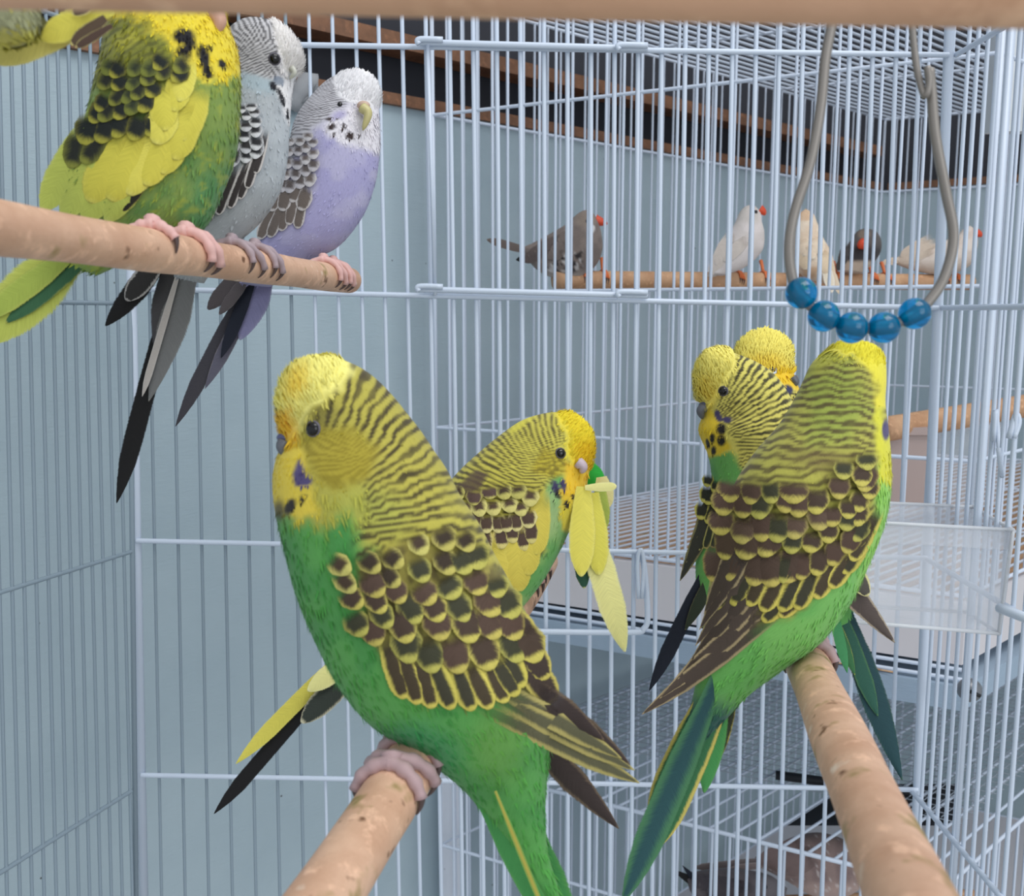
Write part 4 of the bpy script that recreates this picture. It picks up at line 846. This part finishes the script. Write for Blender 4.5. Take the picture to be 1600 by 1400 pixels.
b2.wing([
    dict(n=4, tips=[(66, 330), (96, 345), (130, 352), (165, 350)], len=(200, 160), w=(50, 56), dir=((-.5, .86), (-.42, .9)), mat=f_yg, point=.45, name='flight_feather', jit=.02),
    dict(n=2, tips=[(172, 336), (188, 328)], len=60, w=18, dir=(-.55, .83), mat=[fmat((46, 44, 36), (214, 206, 110), .24)], name='flight_feather'),
    dict(n=7, tips=[(140, 318), (172, 316), (200, 306), (226, 290), (252, 272), (272, 250), (286, 222)], len=(140, 100), w=(54, 44), dir=((-.42, .9), (-.3, .95)), mat=f_yel, name='flight_feather', jit=.03),
    dict(n=2, tips=[(112, 258), (126, 256)], len=60, w=34, dir=(-.4, .9), mat=[f_blk[0]]),
    dict(n=5, tips=[(128, 228), (155, 222), (180, 216), (206, 220), (232, 216)], len=52, w=(40, 26), dir=(-.35, .93), mat=[f_blk[1], f_blk[1]], jit=.1),
    dict(n=4, tips=[(244, 222), (258, 205), (272, 180), (280, 158)], len=80, w=38, dir=(-.2, 1), mat=f_yel),
    dict(n=5, tips=[(142, 192), (165, 186), (192, 180), (215, 172)], len=44, w=30, dir=(-.5, .86), mat=f_blk),
    dict(n=5, tips=[(150, 166), (175, 162), (200, 156), (228, 150)], len=40, w=28, dir=(-.6, .8), mat=f_blk),
    dict(n=6, tips=[(155, 140), (180, 140), (210, 135), (240, 130), (268, 128)], len=36, w=26, dir=(-.7, .7), mat=f_blk),
    dict(n=6, tips=[(160, 118), (185, 118), (212, 115), (240, 112), (266, 114)], len=34, w=24, dir=(-.7, .7), mat=f_blk),
], (50, 320, 80, 380))
b2.beak((336, 20), (343, 34), (338, 52), .0030, pinkb); b2.cere(334, 14, .0030, tanc); b2.eye(290, -10, .0022)
b2.foot(U, tpx(U, x=292), M['skin_pink'], r=.0019, leg=.0018, spread=.006, reach=100, toes=((1, .3), (1, 1.2), (-1, -.5), (-1, .5))); b2.foot(U, tpx(U, x=238), M['skin_pink'], r=.0018, leg=.0018, toes=((1, .2), (-1, -.5), (-1, .5)), reach=60)

# ------------------------------------------------------------------ 7. grey budgerigar
def paint3(x, y):
    p = Paint(x, y, (176, 182, 188)); p.put((160, 166, 172), sstep(.4, .8, vnoise(x, y, 18, 2)) * .6); p.put((150, 152, 154), sstep(260, 340, y) * .5); p.put((170, 190, 202), blob(x, y, 400, 128, 40, 14, 15, .6) * .7); p.tl[:] = 1.1
    up = poly(x, y, [(320, 112), (372, 112), (400, 116), (430, 128), (446, 118), (480, 100), (480, 10), (320, 10)], 5, 3); p.put((196, 194, 198), up)
    z = poly(x, y, [(320, 112), (400, 116), (432, 128), (440, 112), (426, 98), (440, 88), (432, 66), (424, 40), (420, 20), (320, 20)], 4, 3); p.put((48, 46, 50), z * bars(polar(x, y, 456, 150, .062), x, y, 13, 1.5, 65, .1) * .92)
    cap = poly(x, y, [(420, 24), (432, 60), (440, 86), (444, 112), (480, 130), (480, 20)], 4, 4); p.put((236, 232, 230), cap); p.crest(cap, 1.6, .7, 3)
    th = poly(x, y, [(436, 118), (460, 118), (465, 200), (450, 195), (440, 160), (428, 136)], 4, 3); p.put((232, 230, 232), th)
    for cx, cy, rx, ry, a in ((427, 134, 5, 8, -30), (441, 155, 4, 11, -15), (436, 143, 3, 6, -20), (449, 178, 2.5, 9, 0)): p.put((34, 34, 42), blob(x, y, cx, cy, rx, ry, a))
    p.put((96, 112, 134), blob(x, y, 436, 126, 9, 7, 30) * .8); p.tuft(z, .34, .15); return p
st3 = [(272, 432, 318, 442), (288, 385, 352, 396), (306, 330, 407, 346), (320, 280, 438, 296), (328, 230, 449, 246), (332, 185, 452, 200), (335, 150, 454, 165), (339, 115, 459, 128), (345, 80, 472, 98), (355, 52, 465, 68), (378, 33, 441, 42), (408, 28)]
b3 = Bird('budgerigar', 'grey and white budgerigar with black barred head, between the yellow-winged and violet ones', 'budgerigar', st3, .395, paint3, k=.66, rings=150, seg=110, tufts=8000, tuft_len=.002)
b3.tail([((280, 415), (182, 787), 32, f_black, .415, .415, .9), ((300, 415), (232, 628), 52, f_grey, .413, .413, .9), ((262, 420), (244, 560), 40, f_greyd, .414, .414, .8), ((282, 415), (222, 620), 12, fmat((190, 182, 176), (200, 194, 190)), .4115, .4115, .9)])
w3b = b3.feather('wing_tip', (262, 395), (164, 510), 40, f_black, b3.root, (0, 0), (.410, .410), .7); b3.feather('flight_feather', (258, 395), (196, 470), 38, fmat((52, 50, 50), (170, 166, 164), .24, .05, 1.), w3b, (0, 0), (.4085, .4085), .4)
b3.wing([
    dict(n=7, tips=[(308, 356), (322, 346), (340, 336), (358, 326), (374, 312), (386, 296), (398, 272)], len=(100, 80), w=15, dir=((-.45, .9), (-.25, .97)), mat=f_gsec, name='flight_feather', jit=.03),
    dict(n=4, tips=[(345, 268), (362, 262), (380, 256), (398, 250)], len=34, w=22, dir=(-.2, 1), mat=f_gsmall, jit=.06),
    dict(n=4, tips=[(345, 248), (362, 244), (382, 240), (400, 234)], len=26, w=22, dir=(-.1, 1), mat=f_gsmall, jit=.06),
    dict(n=4, tips=[(345, 230), (362, 227), (382, 222), (400, 216)], len=22, w=20, dir=(0, 1), mat=f_gsmall, jit=.06),
    dict(n=4, tips=[(347, 212), (364, 210), (384, 206), (400, 200)], len=20, w=20, dir=(0, 1), mat=f_gsmall, jit=.06),
    dict(n=4, tips=[(350, 196), (366, 194), (384, 190), (398, 184)], len=18, w=18, dir=(0, 1), mat=f_gsmall, jit=.06),
    dict(n=3, tips=[(360, 180), (376, 178), (392, 174)], len=16, w=18, dir=(0, 1), mat=f_gsmall, jit=.06),
], (290, 420, 150, 370))
b3.eye(429, 92, .0021); b3.beak((456, 106), (460, 114), (452, 124), .0013, plain('pale_grey_beak', (190, 190, 180), .4))
b3.foot(U, tpx(U, x=362), M['skin_grey'], r=.0015, spread=.006, leg=.0018, toes=((1, .2), (1, 1.6), (-1, -.5), (-1, .5)), reach=88); b3.foot(U, tpx(U, x=398), M['skin_grey'], r=.0015, spread=.005, leg=.0018, toes=((1, .3), (1, 1.5), (-1, -.5), (-1, .5)), reach=92)

# ------------------------------------------------------------------ 8. violet budgerigar
def paint4(x, y):
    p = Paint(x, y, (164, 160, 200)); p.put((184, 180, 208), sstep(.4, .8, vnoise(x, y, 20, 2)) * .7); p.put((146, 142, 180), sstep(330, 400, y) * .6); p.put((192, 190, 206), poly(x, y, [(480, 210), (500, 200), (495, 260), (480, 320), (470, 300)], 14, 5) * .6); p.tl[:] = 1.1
    up = poly(x, y, [(430, 260), (476, 240), (490, 200), (520, 180), (540, 165), (600, 175), (600, 90), (430, 90)], 8, 4); p.put((196, 194, 200), up)
    z = poly(x, y, [(430, 280), (478, 235), (486, 196), (520, 178), (540, 172), (546, 162), (528, 150), (520, 130), (528, 105), (430, 105)], 4, 3); p.put((72, 68, 72), z * bars(polar(x, y, 566, 215, .050), x, y, 13, 1.5, 75, .05) * .88)
    cap = poly(x, y, [(522, 108), (520, 130), (530, 150), (548, 160), (575, 158), (590, 175), (605, 165), (600, 100), (540, 95)], 5, 3); p.put((238, 236, 238), cap); p.crest(cap, 1.5, .6, 3)
    th = poly(x, y, [(514, 182), (545, 165), (600, 170), (604, 245), (580, 238), (545, 228), (515, 215), (504, 196)], 8, 4); p.put((226, 222, 228), th); p.tuft(th, 1.2, .4)
    p.put((150, 142, 190), blob(x, y, 530, 180, 12, 6, -15, .6) * .7)
    for cx, cy, rx, ry, a in ((518, 198, 7, 5, -25), (537, 197, 4, 4.5, 0), (547, 212, 6.5, 6.5, 0), (515, 186, 6, 3, -10), (527, 186, 3, 2, 0), (523, 209, 2, 3, 30), (561, 212, 2, 3, 0)): p.put((62, 50, 50), blob(x, y, cx, cy, rx, ry, a))
    p.tuft(z, .34, .15); return p
st4 = [(374, 442, 424, 447), (396, 396, 472, 410), (416, 346, 526, 386), (436, 300, 566, 338), (449, 250, 586, 286), (456, 206, 593, 240), (468, 176, 594, 206), (488, 150, 592, 174), (510, 128, 594, 146), (536, 115, 584, 124), (561, 112)]
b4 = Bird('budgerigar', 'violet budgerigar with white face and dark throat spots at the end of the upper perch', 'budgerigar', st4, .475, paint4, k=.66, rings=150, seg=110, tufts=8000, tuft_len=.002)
b4.tail([((395, 430), (274, 667), 26, fmat((66, 64, 70), (96, 92, 96), .16), .488, .488, .95), ((410, 430), (320, 608), 24, f_violg, .4865, .4865, .9), ((420, 425), (374, 532), 44, f_viol, .4855, .4855, .6), ((398, 430), (345, 560), 22, f_navy, .484, .484, .8)])
w4b = b4.feather('wing_tip', (390, 412), (324, 484), 28, fmat((78, 72, 74), (110, 106, 108), .12), b4.root, (0, 0), (.482, .482), .5); b4.feather('flight_feather', (398, 418), (342, 492), 20, fmat((86, 80, 82), (170, 166, 168), .14), w4b, (0, 0), (.481, .481), .6)
b4.wing([
    dict(n=5, tips=[(404, 374), (420, 372), (438, 362), (450, 352), (464, 358)], len=(90, 80), w=18, dir=((-.45, .9), (-.15, 1)), mat=f_vsec, name='flight_feather', jit=.03),
    dict(n=4, tips=[(424, 330), (440, 330), (456, 318), (470, 330)], len=44, w=22, dir=(-.25, 1), mat=f_vsec, jit=.06),
    dict(n=4, tips=[(438, 302), (452, 302), (468, 296), (482, 292)], len=28, w=20, dir=(-.15, 1), mat=f_vsmall, jit=.07),
    dict(n=4, tips=[(446, 284), (460, 284), (476, 276), (488, 270)], len=24, w=19, dir=(-.1, 1), mat=f_vsmall, jit=.07),
    dict(n=4, tips=[(450, 264), (464, 264), (478, 258), (490, 248)], len=20, w=18, dir=(0, 1), mat=f_vsmall, jit=.07),
    dict(n=4, tips=[(452, 246), (466, 246), (478, 240), (488, 230)], len=18, w=17, dir=(0, 1), mat=f_vsmall, jit=.07),
    dict(n=3, tips=[(454, 228), (468, 228), (482, 220)], len=16, w=16, dir=(0, 1), mat=f_vsmall, jit=.07),
], (390, 520, 190, 390))
b4.beak((566, 168), (575, 178), (567, 204), .0026, horn, .460); b4.cere(568, 165, .0028, tanc, .462); b4.eye(531, 163, .0012, False)
b4.foot(U, tpx(U, x=505), M['skin_pink'], r=.0015, spread=.006, leg=.0018, toes=((1, .3), (1, 1.4), (-1, -.5), (-1, .5)), reach=100); b4.foot(U, tpx(U, x=520), M['skin_pink'], r=.0014, spread=.006, leg=.0018, toes=((1, .5), (1, 1.3), (-1, -.5), (-1, .5)), reach=104)

# ------------------------------------------------------------------ 9. yellow budgerigar mostly above the top perch: only its wing hangs into view
def paint1(x, y):
    p = Paint(x, y, (150, 152, 118)); p.put((188, 184, 90), sstep(.4, .7, vnoise(x, y, 30, 4))); p.tl[:] = 1.3; return p
st1 = [(-28, 70, 2, 74), (-88, 56, 46, 58), (-148, 16, 60, 32), (-188, -44, 52, -14), (-198, -114, 22, -84), (-188, -174, 2, -154), (-168, -224, -28, -209), (-128, -249, -68, -244), (-98, -252)]
b1 = Bird('budgerigar', 'yellow budgerigar of which only a drooping wing shows beneath the smooth top perch', 'budgerigar', st1, .25, paint1, k=.6, rings=90, seg=80, tufts=5000)
w1 = b1.feather('wing', (170, 18), (-14, 98), 52, fmat((222, 212, 120), (232, 226, 150), .2, .2), b1.root, (0, 0), (.262, .268), .5); w1['label'] = 'pale yellow wing with brown patches'
for a, b_, w_, m_, d_ in (((175, 10), (60, 60), 50, f_yel[0], .2605), ((165, 28), (110, 70), 26, fmat((92, 76, 62), (226, 214, 140), .26, .08), .259), ((175, 40), (118, 74), 16, fmat((84, 66, 58), (226, 214, 140), .26, .08), .2585), ((150, 4), (112, 22), 22, fmat((84, 68, 60), (226, 214, 140), .3, .08), .2575), ((70, 30), (38, 60), 26, fmat((112, 110, 66), (180, 176, 90), .3), .2575)):
    b1.feather('flight_feather', a, b_, w_, m_, w1, (0, 0), (d_, d_), .4)

# ------------------------------------------------------------------ finches
def fin(label, st, d, paint, k=.75, cat='finch', **kw): return Bird(kw.pop('name', 'zebra_finch'), label, cat, st, d, paint, k=k, rings=80, seg=60, tufts=2500, tuft_len=.0016, **kw)
def pf1(x, y):
    p = Paint(x, y, (138, 124, 116)); p.put((116, 104, 98), sstep(.4, .7, vnoise(x, y, 9, 3)) * .6); p.put((178, 168, 160), sstep(418, 432, y)); p.put((150, 134, 120), blob(x, y, 915, 340, 18, 14) * .6)
    z = poly(x, y, [(855, 420), (880, 395), (910, 390), (915, 412), (890, 430), (860, 432)], 3, 2); p.put((52, 46, 46), z * sstep(.45, .6, vnoise(x, y, 4.5, 9))); p.put((214, 208, 204), z * sstep(.6, .7, vnoise(x, y, 5, 19)) * .8); p.put((214, 210, 208), blob(x, y, 926, 357, 4, 6)); return p
z1 = fin('grey zebra finch with orange-red beak at the split end of the dowel', [(818, 386, 822, 404), (836, 378, 845, 426), (862, 364, 876, 436), (885, 350, 906, 434), (898, 338, 930, 416), (906, 332, 941, 392), (913, 329, 940, 368), (922, 329, 936, 352), (932, 340)], .85, pf1)
z1.tail([((835, 395), (760, 374), 14, fmat((112, 100, 94), (150, 138, 130), .2), .847, .847, .6), ((830, 402), (806, 406), 12, f_black, .845, .845, .5)])
z1.wing([dict(n=3, tips=[(818, 404), (826, 398), (836, 392)], len=(60, 56), w=18, dir=(-.85, .5), mat=[fmat((104, 92, 88), (136, 122, 114), .2)], name='flight_feather'), dict(n=3, tips=[(858, 402), (862, 390), (868, 378)], len=30, w=18, dir=(-.8, .5), mat=[fmat((124, 112, 106), (146, 132, 124), .2)])], (800, 930, 340, 430))
z1.beak((931, 345), (940, 347), (949, 350), .0056, redb, .849, pw=.8); z1.eye(918, 346, .0018, False)
def pf2(x, y):
    p = Paint(x, y, (226, 216, 212)); p.put((206, 196, 190), sstep(.4, .7, vnoise(x, y, 12, 3)) * .5); p.put((204, 196, 186), poly(x, y, [(1150, 350), (1185, 345), (1180, 310), (1150, 315)], 6, 2) * .6); return p
z2 = fin('white zebra finch with red beak standing upright on the dowel', [(1110, 428, 1132, 430), (1122, 400, 1165, 417), (1135, 371, 1190, 393), (1148, 349, 1194, 366), (1155, 333, 1190, 347), (1164, 323, 1188, 333), (1177, 319)], .875, pf2)
z2.tail([((1130, 415), (1106, 432), 16, fmat((212, 200, 190), (226, 216, 206)), .878, .878, .4)])
z2.wing([dict(n=3, tips=[(1108, 426), (1118, 416), (1128, 408)], len=(70, 60), w=20, dir=(-.5, .86), mat=[fmat((218, 206, 196), (230, 220, 212), .2)], name='flight_feather')], (1095, 1200, 330, 440))
z2.beak((1187, 328), (1192, 331), (1196, 336), .0052, redb, pw=.8); z2.eye(1181, 331, .0017, False)
def pf3(x, y):
    p = Paint(x, y, (236, 212, 186)); p.put((246, 228, 206), sstep(.4, .7, vnoise(x, y, 9, 3)) * .7); p.put((196, 150, 106), poly(x, y, [(1250, 412), (1280, 416), (1276, 434), (1254, 436)], 4, 2) * .7); p.put((222, 180, 140), blob(x, y, 1256, 335, 16, 10) * .6); return p
z3 = fin('cream zebra finch with its back to us behind the swing wire', [(1284, 442, 1306, 440), (1252, 428, 1304, 420), (1240, 396, 1298, 395), (1238, 371, 1286, 373), (1243, 349, 1277, 350), (1248, 335, 1271, 335), (1259, 326)], .905, pf3)
z3.tail([((1290, 410), (1300, 458), 18, fmat((244, 230, 206), (250, 240, 226)), .895, .895, .5), ((1298, 415), (1312, 460), 10, fmat((236, 214, 186), (248, 236, 220)), .897, .897, .5)])
z3.wing([dict(n=3, tips=[(1300, 436), (1292, 432), (1262, 420)], len=(56, 44), w=20, dir=((.35, .93), (.1, 1)), mat=[fmat((240, 216, 184), (248, 232, 208), .2)], name='flight_feather'), dict(n=3, tips=[(1256, 400), (1270, 404), (1284, 398)], len=30, w=18, dir=(.2, 1), mat=[fmat((244, 222, 196), (250, 236, 216), .2)])], (1230, 1320, 330, 460))
def pf4(x, y):
    p = Paint(x, y, (92, 86, 84)); p.put((62, 58, 60), sstep(378, 392, y)); p.put((196, 176, 158), sstep(404, 412, y)); p.put((150, 130, 112), blob(x, y, 1350, 366, 10, 7) * .6); return p
z4 = fin('dark-headed zebra finch bowing with red beak on the dowel', [(1314, 424, 1346, 427), (1313, 407, 1364, 412), (1319, 391, 1375, 394), (1331, 373, 1376, 377), (1340, 361, 1369, 363), (1353, 356)], .935, pf4)
z4.beak((1350, 381), (1346, 383), (1341, 388), .0058, redb, .918); h4, n4 = z4.hit(1352, 379)
if h4 is not None: z4.sphere('cheek_patch', h4, .003, plain('white_cheek', (226, 222, 220), .7), z4.root, (1, 1, .35), n4)
z4.wing([dict(n=2, tips=[(1308, 422), (1312, 416)], len=(40, 36), w=14, dir=(-.4, .9), mat=[fmat((84, 80, 80), (120, 112, 108), .2)], name='flight_feather')], (1300, 1390, 350, 430))
def pf5(x, y):
    p = Paint(x, y, (216, 200, 188)); p.put((232, 220, 210), sstep(.4, .7, vnoise(x, y, 10, 3)) * .6); p.put((196, 172, 150), sstep(400, 425, y) * .5); return p
z5 = fin('fawn zebra finch crouching at the end of the dowel behind the swing', [(1398, 404, 1403, 414), (1415, 395, 1426, 422), (1440, 385, 1456, 428), (1470, 378, 1486, 428), (1495, 368, 1515, 415), (1505, 358, 1525, 390), (1513, 353, 1526, 374), (1521, 358)], .975, pf5)
z5.tail([((1410, 405), (1378, 411), 12, fmat((214, 194, 172), (226, 210, 192)), .972, .972, .4)]); z5.beak((1524, 364), (1530, 366), (1534, 370), .005, redb, pw=.8)
z5.wing([dict(n=3, tips=[(1402, 408), (1408, 404), (1416, 399)], len=(66, 60), w=18, dir=(-.92, .35), mat=[fmat((210, 192, 174), (228, 214, 200), .2)], name='flight_feather')], (1390, 1530, 350, 430))
TD = 'straight dowel perch lined with finches'
for zz, ts in ((z1, (.06, .10)), (z2, (.40, .46)), (z3, (.60, .64)), (z4, (.73, .765)), (z5, (.92, .955))):
    for t_ in ts: zz.foot(TD, t_, M['skin_orange'], r=.0011, spread=.003, leg=.012, toes=((1, -.6), (1, 0), (1, .6), (-1, 0)), reach=80)
# lower cage: dove and dark bird
def pdv(x, y):
    p = Paint(x, y, (150, 128, 122)); p.put((128, 108, 106), sstep(.4, .7, vnoise(x, y, 12, 3)) * .7); p.put((196, 168, 158), sstep(1372, 1390, y) * .7); p.put((220, 210, 206), (vnoise(x, y, 3.2, 12) > .86) * .6); return p
dv = fin('brown-grey dove with speckled wing in the lower cage', [(1180, 1340, 1190, 1356), (1215, 1321, 1226, 1374), (1250, 1307, 1264, 1396), (1285, 1303, 1302, 1402), (1318, 1312, 1336, 1390), (1338, 1326, 1354, 1370), (1352, 1340)], .86, pdv, cat='dove', name='dove')
dv.tail([((1215, 1342), (1084, 1356), 12, fmat((126, 114, 112), (160, 150, 148)), .858, .855, .6), ((1210, 1350), (1140, 1357), 12, fmat((150, 134, 130), (180, 168, 164)), .8565, .8535, .6)])
dv.wing([dict(n=4, tips=[(1186, 1348), (1196, 1352), (1210, 1358), (1226, 1364)], len=(90, 60), w=20, dir=(-.92, .3), mat=[fmat((132, 112, 108), (156, 136, 130), .2)], name='flight_feather')], (1170, 1360, 1300, 1400))
dv.eye(1338, 1342, .0016, False); dv.beak((1348, 1340), (1354, 1342), (1360, 1347), .0022, greyb)
def pdk(x, y):
    p = Paint(x, y, (92, 84, 86)); p.put((70, 64, 68), sstep(.4, .7, vnoise(x, y, 12, 3)) * .7); p.put((130, 124, 126), blob(x, y, 1205, 1385, 25, 20, 0, .6) * .5); return p
dk = fin('dark grey dove with pointed tail crouching before the speckled dove', [(1072, 1368, 1078, 1392), (1092, 1362, 1092, 1412), (1130, 1358, 1132, 1432), (1170, 1361, 1172, 1432), (1200, 1367, 1206, 1420), (1216, 1376, 1224, 1404), (1230, 1388)], .835, pdk, cat='dove', name='dove')
dk.tail([((1095, 1385), (1050, 1358), 16, f_black, .832, .832, .9), ((1100, 1390), (1066, 1352), 12, f_navy, .8305, .8305, .9)]); dk.eye(1196, 1386, .0016, True)
dk.wing([dict(n=3, tips=[(1080, 1378), (1092, 1384), (1104, 1392)], len=(90, 70), w=24, dir=(-.95, -.1), mat=[fmat((74, 68, 72), (98, 92, 94), .2)], name='flight_feather')], (1060, 1240, 1350, 1440))
